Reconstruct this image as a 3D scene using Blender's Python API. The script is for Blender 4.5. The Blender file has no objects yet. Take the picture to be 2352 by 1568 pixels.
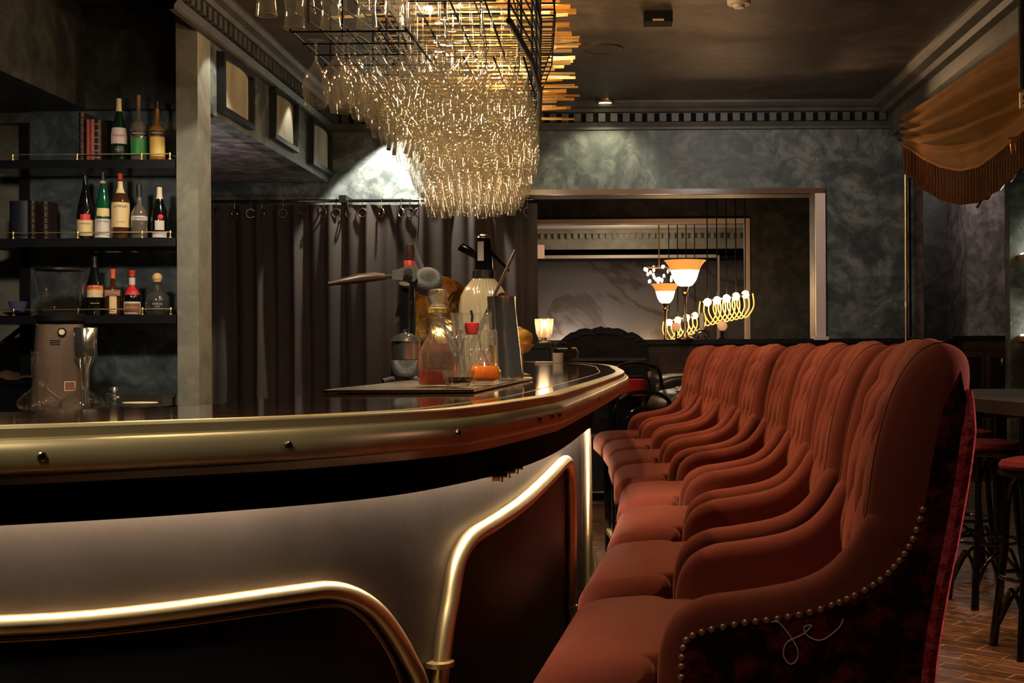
import bpy, bmesh, math, random
from math import sin, cos, pi, radians, exp, sqrt
from mathutils import Vector, Matrix
random.seed(7)
SC = bpy.context.scene
COL = SC.collection
# ---------------------------------------------------------------- camera
F, CX, CY, CH, ROLL = 3000.0, 1400.0, 799.0, 1.22, radians(0.33)
cd = bpy.data.cameras.new('camera'); cam = bpy.data.objects.new('camera', cd); COL.objects.link(cam)
cd.sensor_width = 36; cd.lens = F/2352*36; cd.clip_start = .05; cd.clip_end = 60
cd.shift_x = -(CX-1176)/2352; cd.shift_y = (CY-784)/2352
cam.matrix_world = Matrix.Translation((0, 0, CH)) @ Matrix.Rotation(pi/2, 4, 'X') @ Matrix.Rotation(-ROLL, 4, 'Z')
SC.camera = cam
def ray(px, py):
    u, v = px-CX, CY-py
    return ((u*cos(ROLL)+v*sin(ROLL))/F, (-u*sin(ROLL)+v*cos(ROLL))/F)
def at(px, py, Y):
    a, b = ray(px, py); return Vector((a*Y, Y, CH+b*Y))
def onZ(px, py, z):
    a, b = ray(px, py); Y = (z-CH)/b; return Vector((a*Y, Y, z))
def onX(px, py, X):
    a, b = ray(px, py); Y = X/a; return Vector((X, Y, CH+b*Y))
# ---------------------------------------------------------------- world, exposure, lights
SC.view_settings.view_transform = 'Standard'; SC.view_settings.look = 'None'
SC.view_settings.exposure = 0.12; SC.view_settings.gamma = 1.0
SC.view_settings.use_curve_mapping = False
try:
    SC.cycles.transparent_max_bounces = 48; SC.cycles.max_bounces = 6; SC.cycles.diffuse_bounces = 3; SC.cycles.use_adaptive_sampling = True; SC.cycles.adaptive_threshold = .04; SC.cycles.glossy_bounces = 3; SC.cycles.transmission_bounces = 5
    SC.cycles.sample_clamp_indirect = 6.0
except Exception: pass
W = bpy.data.worlds.new('world'); SC.world = W; W.use_nodes = True
W.node_tree.nodes['Background'].inputs[0].default_value = (1.0, .72, .5, 1)
W.node_tree.nodes['Background'].inputs[1].default_value = 0.012
def lamp(name, kind, loc, energy, color, size=.05, target=None, angle=60, blend=.3):
    l = bpy.data.lights.new(name, kind); o = bpy.data.objects.new(name, l); COL.objects.link(o)
    o.location = loc; l.energy = energy; l.color = color
    if kind == 'AREA': l.size = size
    else: l.shadow_soft_size = size
    if kind == 'SPOT': l.spot_size = radians(angle); l.spot_blend = blend
    if target is not None:
        o.rotation_euler = (Vector(target)-Vector(loc)).to_track_quat('-Z', 'Y').to_euler()
    return o
WARM = (1, .62, .32); AMBER = (1, .5, .18); COOL = (1, .98, .82); NEUT = (1, .84, .62)
# chair lights: added fill row aimed at the backs, then ceiling spots from above
for y, e in ((2.7, 150), (4.1, 140), (5.6, 125), (7.1, 130)):
    lamp('chair_back_fill', 'SPOT', (-2.15, y+.35, 2.95), e, (1, .66, .38), .05, (.42, y, 1.02), 30, .7)
for y, e in ((3.1, 85), (4.4, 76), (5.7, 70), (7.1, 74)):
    lamp('unseen_ceiling_spot', 'SPOT', (-.30, y+.4, 3.2), e, WARM, .06, (.40, y-.1, .9), 62, .7)
lamp('unseen_ceiling_spot', 'SPOT', (-.2, 2.5, 3.25), 300, (1, .86, .64), .04, (-.42, 3.7, 1.15), 34, .6)      # added fill for the bar tools
lamp('unseen_ceiling_spot', 'SPOT', (.35, 3.6, 3.25), 60, (1, .85, .62), .05, (-.62, 5.6, 2.15), 58, .6)        # added to brighten the hanging glasses
lamp('unseen_ceiling_spot', 'SPOT', (-1.7, 5.2, 3.25), 40, (1, .8, .55), .05, (-.8, 6.6, 2.15), 70, .6)  # second added light on the glasses, from the left
# amber bulbs inside the glass rack
for y in (4.7, 5.5, 6.3, 7.1, 7.9, 8.6):
    lamp('rack_bulb', 'POINT', (-.55-.04*(y-5), y, 2.80), 24, (1, .66, .32), .04)
for y in (4.6, 5.4, 6.2, 7.0, 7.8):
    lamp('rack_bulb', 'POINT', (-.66-.07*(y-5), y, 2.42), 7, (1, .80, .52), .03)
# wall washing spots
p = at(925, 330, 11.0); lamp('wall_spot', 'SPOT', (p.x+.02, 10.9, 3.2), 300, COOL, .03, (p.x-.02, 11.3, 2.2), 88, .15)
lamp('wall_spot', 'SPOT', (-.04, 10.7, 3.22), 26, (1, .95, .6), .03, (-.05, 11.3, 2.5), 90, .5)
for yy in (7.95, 9.75):
    lamp('wall_spot', 'SPOT', (-2.12, yy, 3.2), 14, COOL, .02, (-2.42, yy, 2.45), 68, .25)
lamp('wall_spot', 'SPOT', (-1.5, 6.6, 3.2), 85, (1, .9, .68), .03, (-2.5, 8.0, 1.2), 52, .15)   # column and shelf reveal
lamp('wall_spot', 'SPOT', (-2.5, 5.6, 2.35), 75, (1, .84, .64), .08, (-2.95, 7.8, 1.35), 75, .7)    # shelves, added low in mid-air to reach under the boards
lamp('wall_spot', 'SPOT', (-1.2, 9.0, 3.2), 24, (1, .66, .42), .03, (-1.75, 11.0, 1.3), 58, .15)  # curtain
lamp('wall_spot', 'SPOT', (.9, 9.0, 3.2), 80, (1, .92, .84), .3, (1.1, 11.3, 2.2), 110, .9)
lamp('wall_spot', 'SPOT', (2.6, 8.6, 3.2), 22, (.9, 1, .75), .1, (3.05, 9.4, 1.9), 80, .6)
lamp('swag_spot', 'SPOT', (1.55, 10.3, 3.15), 34, WARM, .05, (2.4, 9.0, 2.75), 80, .8)  # added side light, set grazing so the folds show
lamp('swag_spot', 'SPOT', (1.0, 7.4, 3.1), 12, WARM, .1, (2.4, 9.3, 2.75), 60, .8)
lamp('floor_spot', 'SPOT', (1.75, 4.6, 3.2), 170, WARM, .12, (1.4, 5.3, 0), 60, .7)
lamp('rim_spot', 'SPOT', (2.9, 2.55, 1.7), 260, (1, .60, .52), .05, (.52, 1.82, .95), 17, .6)
lamp('floor_spot', 'SPOT', (.25, 8.9, 3.2), 60, WARM, .08, (0.0, 8.8, 0), 60, .6)
# behind the camera, over the near end of the bar
lamp('unseen_ceiling_spot', 'SPOT', (-2.1, 2.2, 3.25), 300, (1, .86, .64), .12, (-.95, 1.62, 1.1), 26, .8)
lamp('unseen_ceiling_spot', 'SPOT', (-.75, 2.6, 3.28), 60, (1, .80, .5), .04, (-.36, 1.9, 1.1), 20, .7)
lamp('soffit_fill', 'POINT', (-3.0, 8.9, 1.85), 15, (1, .88, .85), .15)  # added point light in mid-air to lift the soffit
lamp('unseen_ceiling_spot', 'SPOT', (-.95, .35, 3.2), 190, (1, .84, .6), .12, (-.65, 1.65, 1.1), 27, .8)  # added front fill to brighten the brass edge
lamp('unseen_ceiling_spot', 'SPOT', (-.6, .5, 3.2), 26, (1, .8, .6), .08, (.3, 1.8, .8), 26, .8)  # added weak fill for the near chair and its nails
lamp('bar_top_fill', 'SPOT', (-.9, 7.6, 3.2), 150, WARM, .06, (-.25, 6.6, 1.1), 40, .6)  # added to bring out the wood of the far bar top
lamp('recess_fill', 'POINT', (3.0, 11.6, 2.9), 14, (1, .85, .75), .1)  # added fill for the otherwise unlit recess
lamp('recess_fill', 'POINT', (3.1, 10.9, 1.9), 0.1, (1, .85, .75), .1)
lamp('unseen_ceiling_spot', 'AREA', (-.7, .2, 3.2), 2.0, (1, .8, .55), .12, (-.3, 2.0, .9))  # added soft fill close to the camera, no fitting behind it
# ---------------------------------------------------------------- materials
MATS = {}
def nd(nt, t, **k):
    n = nt.nodes.new(t)
    for a, b in k.items():
        if a.startswith('i_'):
            key = a[2:]
            key = int(key) if key.isdigit() else key.replace('_', ' ')
            n.inputs[key].default_value = b
        else: setattr(n, a, b)
    return n
def c4(c): return (c[0], c[1], c[2], 1)
def mat(name, col, rough=.5, metal=0, sheen=0, sheen_tint=None, emit=None, es=0, trans=0, ior=1.45, coat=0, spec=.5, aniso=0):
    m = bpy.data.materials.new(name); m.use_nodes = True; b = m.node_tree.nodes['Principled BSDF']
    b.inputs['Base Color'].default_value = c4(col); b.inputs['Roughness'].default_value = rough
    b.inputs['Metallic'].default_value = metal; b.inputs['Specular IOR Level'].default_value = spec
    if sheen: b.inputs['Sheen Weight'].default_value = sheen; b.inputs['Sheen Tint'].default_value = c4(sheen_tint or col); b.inputs['Sheen Roughness'].default_value = .35
    if emit: b.inputs['Emission Color'].default_value = c4(emit); b.inputs['Emission Strength'].default_value = es
    if trans: b.inputs['Transmission Weight'].default_value = trans; b.inputs['IOR'].default_value = ior
    if coat: b.inputs['Coat Weight'].default_value = coat; b.inputs['Coat Roughness'].default_value = .05
    MATS[name] = m; return m
def noisy(m, c0, c1, scale=4, detail=8, dist=0, bump=0, rough=None, stretch=(1, 1, 1), p0=.35, p1=.65, bscale=None):
    nt = m.node_tree; b = nt.nodes['Principled BSDF']
    tc = nd(nt, 'ShaderNodeTexCoord'); mp = nd(nt, 'ShaderNodeMapping'); mp.inputs['Scale'].default_value = stretch
    nt.links.new(tc.outputs['Object'], mp.inputs[0])
    n = nd(nt, 'ShaderNodeTexNoise'); n.inputs['Scale'].default_value = scale; n.inputs['Detail'].default_value = detail; n.inputs['Distortion'].default_value = dist
    nt.links.new(mp.outputs[0], n.inputs['Vector'])
    r = nd(nt, 'ShaderNodeValToRGB'); r.color_ramp.elements[0].position = p0; r.color_ramp.elements[1].position = p1
    r.color_ramp.elements[0].color = c4(c0); r.color_ramp.elements[1].color = c4(c1)
    nt.links.new(n.outputs['Fac'], r.inputs[0]); nt.links.new(r.outputs[0], b.inputs['Base Color'])
    if bump:
        bp = nd(nt, 'ShaderNodeBump'); bp.inputs['Strength'].default_value = bump; bp.inputs['Distance'].default_value = .02
        src = n
        if bscale:
            src = nd(nt, 'ShaderNodeTexNoise'); src.inputs['Scale'].default_value = bscale; src.inputs['Detail'].default_value = 6
            nt.links.new(mp.outputs[0], src.inputs['Vector'])
        nt.links.new(src.outputs['Fac'], bp.inputs['Height']); nt.links.new(bp.outputs[0], b.inputs['Normal'])
    if rough:
        mr = nd(nt, 'ShaderNodeMapRange'); mr.inputs['To Min'].default_value = rough[0]; mr.inputs['To Max'].default_value = rough[1]
        nt.links.new(n.outputs['Fac'], mr.inputs[0]); nt.links.new(mr.outputs[0], b.inputs['Roughness'])
    return m
def plaster(name, c0, c1, rough=.45, scale=2.6, k0=.8, k1=1.25):
    m = noisy(mat(name, c0, rough), c0, c1, scale, 12, 2.2, .10, (rough-.1, rough+.25), p0=.40, p1=.62)
    nt = m.node_tree; L = nt.links.new; b = nt.nodes['Principled BSDF']; src = b.inputs['Base Color'].links[0].from_socket
    tc = nd(nt, 'ShaderNodeTexCoord'); n = nd(nt, 'ShaderNodeTexNoise'); n.inputs['Scale'].default_value = scale*2.6; n.inputs['Detail'].default_value = 6; n.inputs['Distortion'].default_value = 1.4; n.inputs['Roughness'].default_value = .62
    L(tc.outputs['Object'], n.inputs['Vector']); mr = nd(nt, 'ShaderNodeMapRange'); mr.inputs['From Min'].default_value = .47; mr.inputs['From Max'].default_value = .54; mr.inputs['To Min'].default_value = k0; mr.inputs['To Max'].default_value = k1
    L(n.outputs['Fac'], mr.inputs[0]); v = nd(nt, 'ShaderNodeVectorMath', operation='SCALE'); L(src, v.inputs[0]); L(mr.outputs[0], v.inputs['Scale']); L(v.outputs[0], b.inputs['Base Color']); return m
plaster('plaster_green', (.045, .055, .056), (.14, .147, .138))
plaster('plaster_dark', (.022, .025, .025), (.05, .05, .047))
plaster('plaster_column', (.17, .165, .13), (.24, .225, .18), .6, 3, .94, 1.05)
plaster('plaster_niche', (.035, .048, .062), (.09, .115, .125), .5)
plaster('plaster_lilac', (.12, .105, .11), (.25, .22, .22), .55)
plaster('plaster_brown', (.05, .035, .028), (.11, .08, .065), .5)
plaster('ceiling_paint', (.045, .032, .022), (.075, .055, .038), .42, 1.2)
noisy(mat('cornice_paint', (.05, .05, .045), .5), (.04, .04, .037), (.075, .072, .062), 6)
mat('picture_canvas', (.28, .24, .17), .7)
noisy(MATS['picture_canvas'], (.20, .165, .12), (.40, .36, .26), 3, 4, .4)
mat('frame_black', (.008, .008, .009), .35)
mat('black_metal', (.005, .005, .005), .7, spec=.2)
mat('black_gloss', (.006, .006, .006), .12, 0, coat=.5)
mat('void_black', (.004, .004, .005), .8, spec=.1)
mat('shelf_black', (.010, .010, .012), .25)
noisy(mat('bar_wood', (.04, .016, .008), .09, coat=1), (.02, .008, .004), (.26, .115, .055), 1.6, 10, 1.0, 0, stretch=(1.0, 16, 1), p0=.38, p1=.66)
mat('arch_black', (.004, .004, .004), .5); noisy(mat('arch_dark', (.03, .026, .022), .5, .4), (.016, .014, .012), (.036, .031, .027), 5, 8, .4, .03, stretch=(6, 6, .6))
noisy(mat('brass_edge', (.50, .38, .20), .3, .72), (.42, .33, .17), (.56, .46, .26), 5, 8, .6, .02, (.26, .40))
mat('brass', (.88, .68, .36), .40, 1)
mat('brass_dark', (.45, .30, .14), .3, 1)
mat('gold_trim', (.75, .50, .25), .3, 1)
noisy(mat('bronze_panel', (.20, .165, .125), .5, .35), (.050, .037, .028), (.082, .061, .047), 3, 9, .4, .03, (.46, .6), stretch=(1, 1, .5), bscale=60)
mat('led_white', (1, .9, .75), .4, emit=(1, .83, .64), es=170)
mat('steel', (.75, .72, .66), .15, .96)
mat('steel_dark', (.20, .185, .17), .35, 1)
noisy(mat('hammered_grey', (.12, .11, .10), .4, .6), (.03, .028, .027), (.25, .235, .21), 900, 3, 0, .5, p0=.4, p1=.6)
mat('bolt_steel', (.30, .24, .17), .25, 1)
# velvets
def velvet(name, c0, c1, sh, scale=3, bump=.05, p=(.3, .7), bs=180):
    m = mat(name, c0, .85, 0, .28, sh, spec=.12)
    return noisy(m, c0, c1, scale, 5, .5, bump, p0=p[0], p1=p[1], bscale=bs)
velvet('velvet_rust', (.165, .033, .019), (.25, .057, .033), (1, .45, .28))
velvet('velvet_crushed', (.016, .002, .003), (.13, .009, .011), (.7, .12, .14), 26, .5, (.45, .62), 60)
velvet('velvet_rim_lit', (.30, .02, .025), (.55, .06, .07), (1, .3, .3), 60, .5, (.4, .6), 90)  # brighter copy of the crushed velvet, rim light put into its colour
velvet('velvet_stool', (.10, .010, .012), (.14, .018, .02), (.8, .25, .25))
velvet('swag_cloth', (.13, .055, .012), (.17, .075, .018), (.7, .4, .15), 5)
velvet('fringe_cord', (.20, .075, .018), (.28, .11, .03), (.8, .4, .2), 5)
noisy(mat('curtain_cloth', (.04, .025, .018), .8, 0, .08, (.4, .28, .2)), (.012, .006, .0038), (.026, .0135, .0085), 2, 3, 0, .05, bscale=8)
noisy(mat('leather_black', (.012, .011, .010), .35), (.008, .008, .008), (.03, .026, .02), 8, 4, 0, .2)
noisy(mat('dark_wood', (.05, .022, .012), .4), (.03, .014, .009), (.07, .032, .018), 3, 6, .5, .03, stretch=(1, 1, 8))
noisy(mat('table_wood', (.03, .014, .009), .75, spec=.2), (.02, .010, .007), (.04, .02, .013), 3, 6, .5)
noisy(mat('carved_wood', (.012, .008, .007), .7, spec=.2), (.003, .002, .002), (.010, .006, .005), 9, 6, 1, .6)
mat('nail_brass', (.62, .36, .20), .42, .75)
mat('fluff_thread', (.75, .6, .5), .6)
mat('white_plastic', (.6, .52, .42), .4)
mat('white_paint', (.62, .50, .40), .5)
mat('cream', (.80, .68, .45), .6)
mat('red_seat', (.45, .01, .015), .6)
def emis(name, c, s): return mat(name, c, .5, emit=c, es=s)
emis('bulb_warm', (1, .62, .28), 30); emis('bulb_white', (1, .8, .55), 14); emis('shade_glow', (1, .86, .66), 1.9)
emis('shade_amber', (1, .38, .07), .75); emis('wire_glow', (1, .5, .12), 1.0); emis('downlight_glow', (1, .85, .5), 18)
emis('globe_glow', (1, .45, .2), .45); emis('cove_glow', (1, .70, .38), 4)
emis('exit_face', (1, .55, .32), .35)
# thin glass: a clear shell that reflects by facing
def thin_glass(name, tint=(1, 1, 1), refl=(1, .95, .85), base=.07, edge=.85, rough=.03, dark=.97, pw=2.6, sc=.0):
    m = bpy.data.materials.new(name); m.use_nodes = True; nt = m.node_tree
    for n in list(nt.nodes): nt.nodes.remove(n)
    out = nd(nt, 'ShaderNodeOutputMaterial'); mx = nd(nt, 'ShaderNodeMixShader')
    t = nd(nt, 'ShaderNodeBsdfTransparent'); t.inputs[0].default_value = (tint[0]*dark, tint[1]*dark, tint[2]*dark, 1)
    g = nd(nt, 'ShaderNodeBsdfGlossy'); g.inputs['Color'].default_value = c4(refl); g.inputs['Roughness'].default_value = rough
    lw = nd(nt, 'ShaderNodeLayerWeight'); lw.inputs['Blend'].default_value = .5
    pwn = nd(nt, 'ShaderNodeMath', operation='POWER'); pwn.inputs[1].default_value = pw
    mr = nd(nt, 'ShaderNodeMapRange'); mr.inputs['To Min'].default_value = base; mr.inputs['To Max'].default_value = edge
    L = nt.links.new
    L(lw.outputs['Facing'], pwn.inputs[0]); L(pwn.outputs[0], mr.inputs[0]); L(mr.outputs[0], mx.inputs[0])
    s1 = nd(nt, 'ShaderNodeMixShader'); s1.inputs[0].default_value = .5; d1 = nd(nt, 'ShaderNodeBsdfDiffuse'); d1.inputs[0].default_value = c4(refl); d2 = nd(nt, 'ShaderNodeBsdfTranslucent'); d2.inputs[0].default_value = c4(refl)
    L(d1.outputs[0], s1.inputs[1]); L(d2.outputs[0], s1.inputs[2]); s2 = nd(nt, 'ShaderNodeMixShader'); s2.inputs[0].default_value = sc; L(t.outputs[0], s2.inputs[1]); L(s1.outputs[0], s2.inputs[2])
    L(s2.outputs[0], mx.inputs[1]); L(g.outputs[0], mx.inputs[2]); L(mx.outputs[0], out.inputs[0])
    MATS[name] = m; return m
thin_glass('glass_thin', (1, 1, .99), (1, .90, .72), .06, .92, .06, 1, 2.8, .022)
thin_glass('glass_clear', (1, .99, .97), (1, .95, .88), .05, .9, .06, .98, 3.0, .008)
thin_glass('glass_cut', (1, .99, .96), (1, .94, .82), .12, .95, .10, .98, 2.0, .10)
thin_glass('glass_amber', (1, .75, .35), (1, .7, .35), .10, .8, .05, .9)
def rodglass(name, c, w=.35):
    m = bpy.data.materials.new(name); m.use_nodes = True; nt = m.node_tree
    for n in list(nt.nodes): nt.nodes.remove(n)
    out = nd(nt, 'ShaderNodeOutputMaterial'); a = nd(nt, 'ShaderNodeMixShader'); b = nd(nt, 'ShaderNodeMixShader')
    tr = nd(nt, 'ShaderNodeBsdfTranslucent'); tr.inputs[0].default_value = c4(c)
    df = nd(nt, 'ShaderNodeBsdfTransparent'); df.inputs[0].default_value = c4(c)
    g = nd(nt, 'ShaderNodeBsdfGlossy'); g.inputs['Roughness'].default_value = .12; g.inputs[0].default_value = (1, .8, .5, 1)
    L = nt.links.new; a.inputs[0].default_value = w; b.inputs[0].default_value = .28
    L(tr.outputs[0], a.inputs[1]); L(df.outputs[0], a.inputs[2]); L(a.outputs[0], b.inputs[1]); L(g.outputs[0], b.inputs[2]); L(b.outputs[0], out.inputs[0])
    MATS[name] = m
rodglass('rod_gold', (1, .74, .36)); rodglass('rod_orange', (1, .46, .13)); rodglass('rod_pale', (1, .90, .66))
def liquid(name, c, rough=.05, tr=.55):
    m = mat(name, c, rough, 0, trans=tr, ior=1.33); return m
liquid('liquid_red', (.85, .13, .05), .05, .2); liquid('liquid_dark', (.05, .006, .004), .05, .2); liquid('liquid_orange', (.95, .22, .02), .2, .15)
# floor: herringbone blocks
def floor_mat():
    m = mat('floor_wood', (.12, .06, .03), .45); nt = m.node_tree; b = nt.nodes['Principled BSDF']; L = nt.links.new
    tc = nd(nt, 'ShaderNodeTexCoord'); mp = nd(nt, 'ShaderNodeMapping'); mp.inputs['Rotation'].default_value = (0, 0, radians(40)); L(tc.outputs['Object'], mp.inputs[0])
    br = nd(nt, 'ShaderNodeTexBrick'); br.inputs['Scale'].default_value = 3.2; br.inputs['Mortar Size'].default_value = .012
    br.inputs['Brick Width'].default_value = .9; br.inputs['Row Height'].default_value = .3
    br.inputs['Color1'].default_value = (.085, .036, .018, 1); br.inputs['Color2'].default_value = (.17, .075, .036, 1); br.inputs['Mortar'].default_value = (.36, .22, .12, 1)
    L(mp.outputs[0], br.inputs['Vector'])
    n = nd(nt, 'ShaderNodeTexNoise'); n.inputs['Scale'].default_value = 9; n.inputs['Detail'].default_value = 9; n.inputs['Distortion'].default_value = 2; 
    mp2 = nd(nt, 'ShaderNodeMapping'); mp2.inputs['Scale'].default_value = (1, 3, 1); L(mp.outputs[0], mp2.inputs[0]); L(mp2.outputs[0], n.inputs['Vector'])
    mr = nd(nt, 'ShaderNodeMapRange'); mr.inputs['From Min'].default_value = .35; mr.inputs['From Max'].default_value = .65; mr.inputs['To Min'].default_value = .45; mr.inputs['To Max'].default_value = 1.5
    L(n.outputs['Fac'], mr.inputs[0])
    mx = nd(nt, 'ShaderNodeVectorMath', operation='SCALE'); L(br.outputs['Color'], mx.inputs[0]); L(mr.outputs[0], mx.inputs['Scale']); L(mx.outputs[0], b.inputs['Base Color'])
floor_mat()
# mural: pale wall with dark brushed swirls
def mural_mat():
    m = mat('mural', (.2, .17, .15), .7); nt = m.node_tree; b = nt.nodes['Principled BSDF']; L = nt.links.new
    tc = nd(nt, 'ShaderNodeTexCoord')
    n = nd(nt, 'ShaderNodeTexNoise'); n.inputs['Scale'].default_value = .45; n.inputs['Detail'].default_value = 5; n.inputs['Distortion'].default_value = 3.6; L(tc.outputs['Object'], n.inputs['Vector'])
    r = nd(nt, 'ShaderNodeValToRGB'); cr = r.color_ramp; cr.elements[0].position = .40; cr.elements[0].color = (.20, .175, .16, 1); cr.elements[1].position = .62; cr.elements[1].color = (.17, .145, .13, 1)
    for p_, c_ in ((.455, (.18, .155, .14, 1)), (.49, (.105, .078, .064, 1)), (.51, (.10, .07, .058, 1)), (.54, (.16, .14, .125, 1))):
        e = cr.elements.new(p_); e.color = c_
    L(n.outputs['Fac'], r.inputs[0]); L(r.outputs[0], b.inputs['Base Color'])
mural_mat()
# ---------------------------------------------------------------- mesh builder
class MB:
    def __init__(s): s.v = []; s.f = []; s.M = Matrix.Identity(4); s.mi = []; s.cm = 0
    def add(s, vs, fs):
        k = len(s.v); s.v += [tuple(s.M @ Vector(p)) for p in vs]; s.f += [tuple(i+k for i in f) for f in fs]; s.mi += [s.cm]*len(fs)
    def box(s, x0, x1, y0, y1, z0, z1):
        s.add([(x0,y0,z0),(x1,y0,z0),(x1,y1,z0),(x0,y1,z0),(x0,y0,z1),(x1,y0,z1),(x1,y1,z1),(x0,y1,z1)],
              [(0,3,2,1),(4,5,6,7),(0,1,5,4),(1,2,6,5),(2,3,7,6),(3,0,4,7)]); return s
    def tube(s, pts, r, seg=8, closed=False, caps=True):
        pts = [Vector(p) for p in pts]; n = len(pts); rr = r if isinstance(r, (list, tuple)) else [r]*n
        T = []
        for i in range(n):
            if closed: a, b = pts[(i-1) % n], pts[(i+1) % n]
            else: a, b = pts[max(i-1, 0)], pts[min(i+1, n-1)]
            d = b-a; T.append(d.normalized() if d.length > 1e-9 else Vector((0, 0, 1)))
        up = Vector((0, 0, 1)) if abs(T[0].z) < .9 else Vector((1, 0, 0))
        N = (up-T[0]*up.dot(T[0])).normalized(); vs = []
        for i in range(n):
            if i: N = (N-T[i]*N.dot(T[i])); N = N.normalized() if N.length > 1e-6 else T[i].orthogonal().normalized()
            B = T[i].cross(N)
            for k in range(seg):
                a = 2*pi*k/seg; vs.append(pts[i]+(N*cos(a)+B*sin(a))*rr[i])
        fs = []
        for i in range(n if closed else n-1):
            j = (i+1) % n
            for k in range(seg):
                l = (k+1) % seg; fs.append((i*seg+k, i*seg+l, j*seg+l, j*seg+k))
        if caps and not closed: fs += [tuple(reversed(range(seg))), tuple((n-1)*seg+k for k in range(seg))]
        s.add(vs, fs); return s
    def lathe(s, prof, c=(0, 0, 0), seg=24, flute=0, nf=0):
        vs = []; fs = []; n = len(prof)
        for (r, z) in prof:
            for k in range(seg):
                a = 2*pi*k/seg; q = r*(1+(flute*cos(nf*a) if nf else 0)); vs.append((c[0]+q*cos(a), c[1]+q*sin(a), c[2]+z))
        for i in range(n-1):
            for k in range(seg):
                l = (k+1) % seg; fs.append((i*seg+k, i*seg+l, (i+1)*seg+l, (i+1)*seg+k))
        if prof[0][0] > 1e-4 and prof[0][0] < 0: pass
        s.add(vs, fs); return s
    def cyl(s, c, r, h, seg=20, r2=None):
        r2 = r if r2 is None else r2; vs = [(c[0]+r*cos(2*pi*k/seg), c[1]+r*sin(2*pi*k/seg), c[2]) for k in range(seg)]
        vs += [(c[0]+r2*cos(2*pi*k/seg), c[1]+r2*sin(2*pi*k/seg), c[2]+h) for k in range(seg)]
        s.add(vs, [(k, (k+1) % seg, seg+(k+1) % seg, seg+k) for k in range(seg)]+[tuple(reversed(range(seg))), tuple(range(seg, 2*seg))]); return s
    def ball(s, c, r, seg=12, ring=8, sc=(1, 1, 1)):
        prof = [(r*sin(pi*i/ring), -r*cos(pi*i/ring)) for i in range(ring+1)]
        vs = []; fs = []
        for (q, z) in prof:
            for k in range(seg): a = 2*pi*k/seg; vs.append((c[0]+q*cos(a)*sc[0], c[1]+q*sin(a)*sc[1], c[2]+z*sc[2]))
        for i in range(ring):
            for k in range(seg): l = (k+1) % seg; fs.append((i*seg+k, i*seg+l, (i+1)*seg+l, (i+1)*seg+k))
        s.add(vs, fs); return s
    def grid(s, fn, nu, nv):
        vs = [fn(i/nu, j/nv) for j in range(nv+1) for i in range(nu+1)]; w = nu+1
        s.add(vs, [(j*w+i, j*w+i+1, (j+1)*w+i+1, (j+1)*w+i) for j in range(nv) for i in range(nu)]); return s
    def quadpts(s, a, b, c, d): s.add([a, b, c, d], [(0, 1, 2, 3)]); return s
    def slab(s, pts, off):      # polygon with thickness: pts extruded by a vector
        off = Vector(off); n = len(pts); vs = [Vector(p) for p in pts]+[Vector(p)+off for p in pts]
        s.add(vs, [tuple(range(n)), tuple(reversed(range(n, 2*n)))]+[(i, (i+1) % n + 0, n+(i+1) % n, n+i) for i in range(n)]); return s
    def pillow(s, poly, y0, y1, r, n=4, bulge=0.0, med=None, fm=.4):
        # poly in (x,z), smooth closed outline; sides rounded with radius r
        P = [Vector((a, b)) for a, b in poly]; m = len(P)
        area = sum(P[i].x*P[(i+1) % m].y-P[(i+1) % m].x*P[i].y for i in range(m))
        sg = 1 if area > 0 else -1; Nn = []
        for i in range(m):
            t = (P[(i+1) % m]-P[i-1]); t = t.normalized() if t.length > 0 else Vector((1, 0)); Nn.append(Vector((-t.y, t.x))*sg)
        rings = []
        w_ = bulge or 1.0     # how far the rounding runs in from the outline
        for i in range(n+1): a = pi/2*(1-i/n); rings.append((r*w_*(1-cos(pi/2-a)) if 0 else r*w_*(1-sin(pi/2*i/n)), y0+r*(1-cos(pi/2*i/n))))
        rings += [(q, y0+y1-y) for q, y in reversed(rings)]
        vs = []; fs = []
        if med:
            Q = []
            for p in P:
                best = None
                for a_, b_ in zip(med, med[1:]):
                    a_, b_ = Vector(a_), Vector(b_); d_ = b_-a_; t_ = max(0, min(1, (p-a_).dot(d_)/d_.dot(d_))); c_ = a_+d_*t_
                    if best is None or (c_-p).length < (best-p).length: best = c_
                Q.append(best)
        for (ins, y) in rings:
            for i in range(m): q = P[i].lerp(Q[i], fm*ins/r) if med else P[i]+Nn[i]*ins; vs.append((q.x, y, q.y))
        for j in range(len(rings)-1):
            for i in range(m): k = (i+1) % m; fs.append((j*m+i, j*m+k, (j+1)*m+k, (j+1)*m+i))
        last = (len(rings)-1)*m
        from mathutils.geometry import tessellate_polygon
        for tri in tessellate_polygon([[Vector((vs[i][0], vs[i][2], 0)) for i in range(m)]]):
            fs.append(tuple(tri)); fs.append(tuple(last+q for q in reversed(tri)))
        s.add(vs, fs); return s
    def build(s, name, m, parent=None, smooth=True, loc=None, auto=40, recalc=True):
        me = bpy.data.meshes.new(name); me.from_pydata(s.v, [], s.f)
        ms = m if isinstance(m, (list, tuple)) else [m]
        for q in ms: me.materials.append(MATS[q])
        if len(ms) > 1: me.polygons.foreach_set('material_index', s.mi)
        bm = bmesh.new(); bm.from_mesh(me)
        bmesh.ops.remove_doubles(bm, verts=bm.verts, dist=1e-6)
        if recalc: bmesh.ops.recalc_face_normals(bm, faces=bm.faces)
        bm.to_mesh(me); bm.free()
        if smooth:
            me.polygons.foreach_set('use_smooth', [True]*len(me.polygons))
            try: me.set_sharp_from_angle(angle=radians(auto))
            except Exception: pass
        o = bpy.data.objects.new(name, me); COL.objects.link(o)
        if parent is not None: o.parent = parent
        if loc is not None: o.location = loc
        return o
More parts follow.
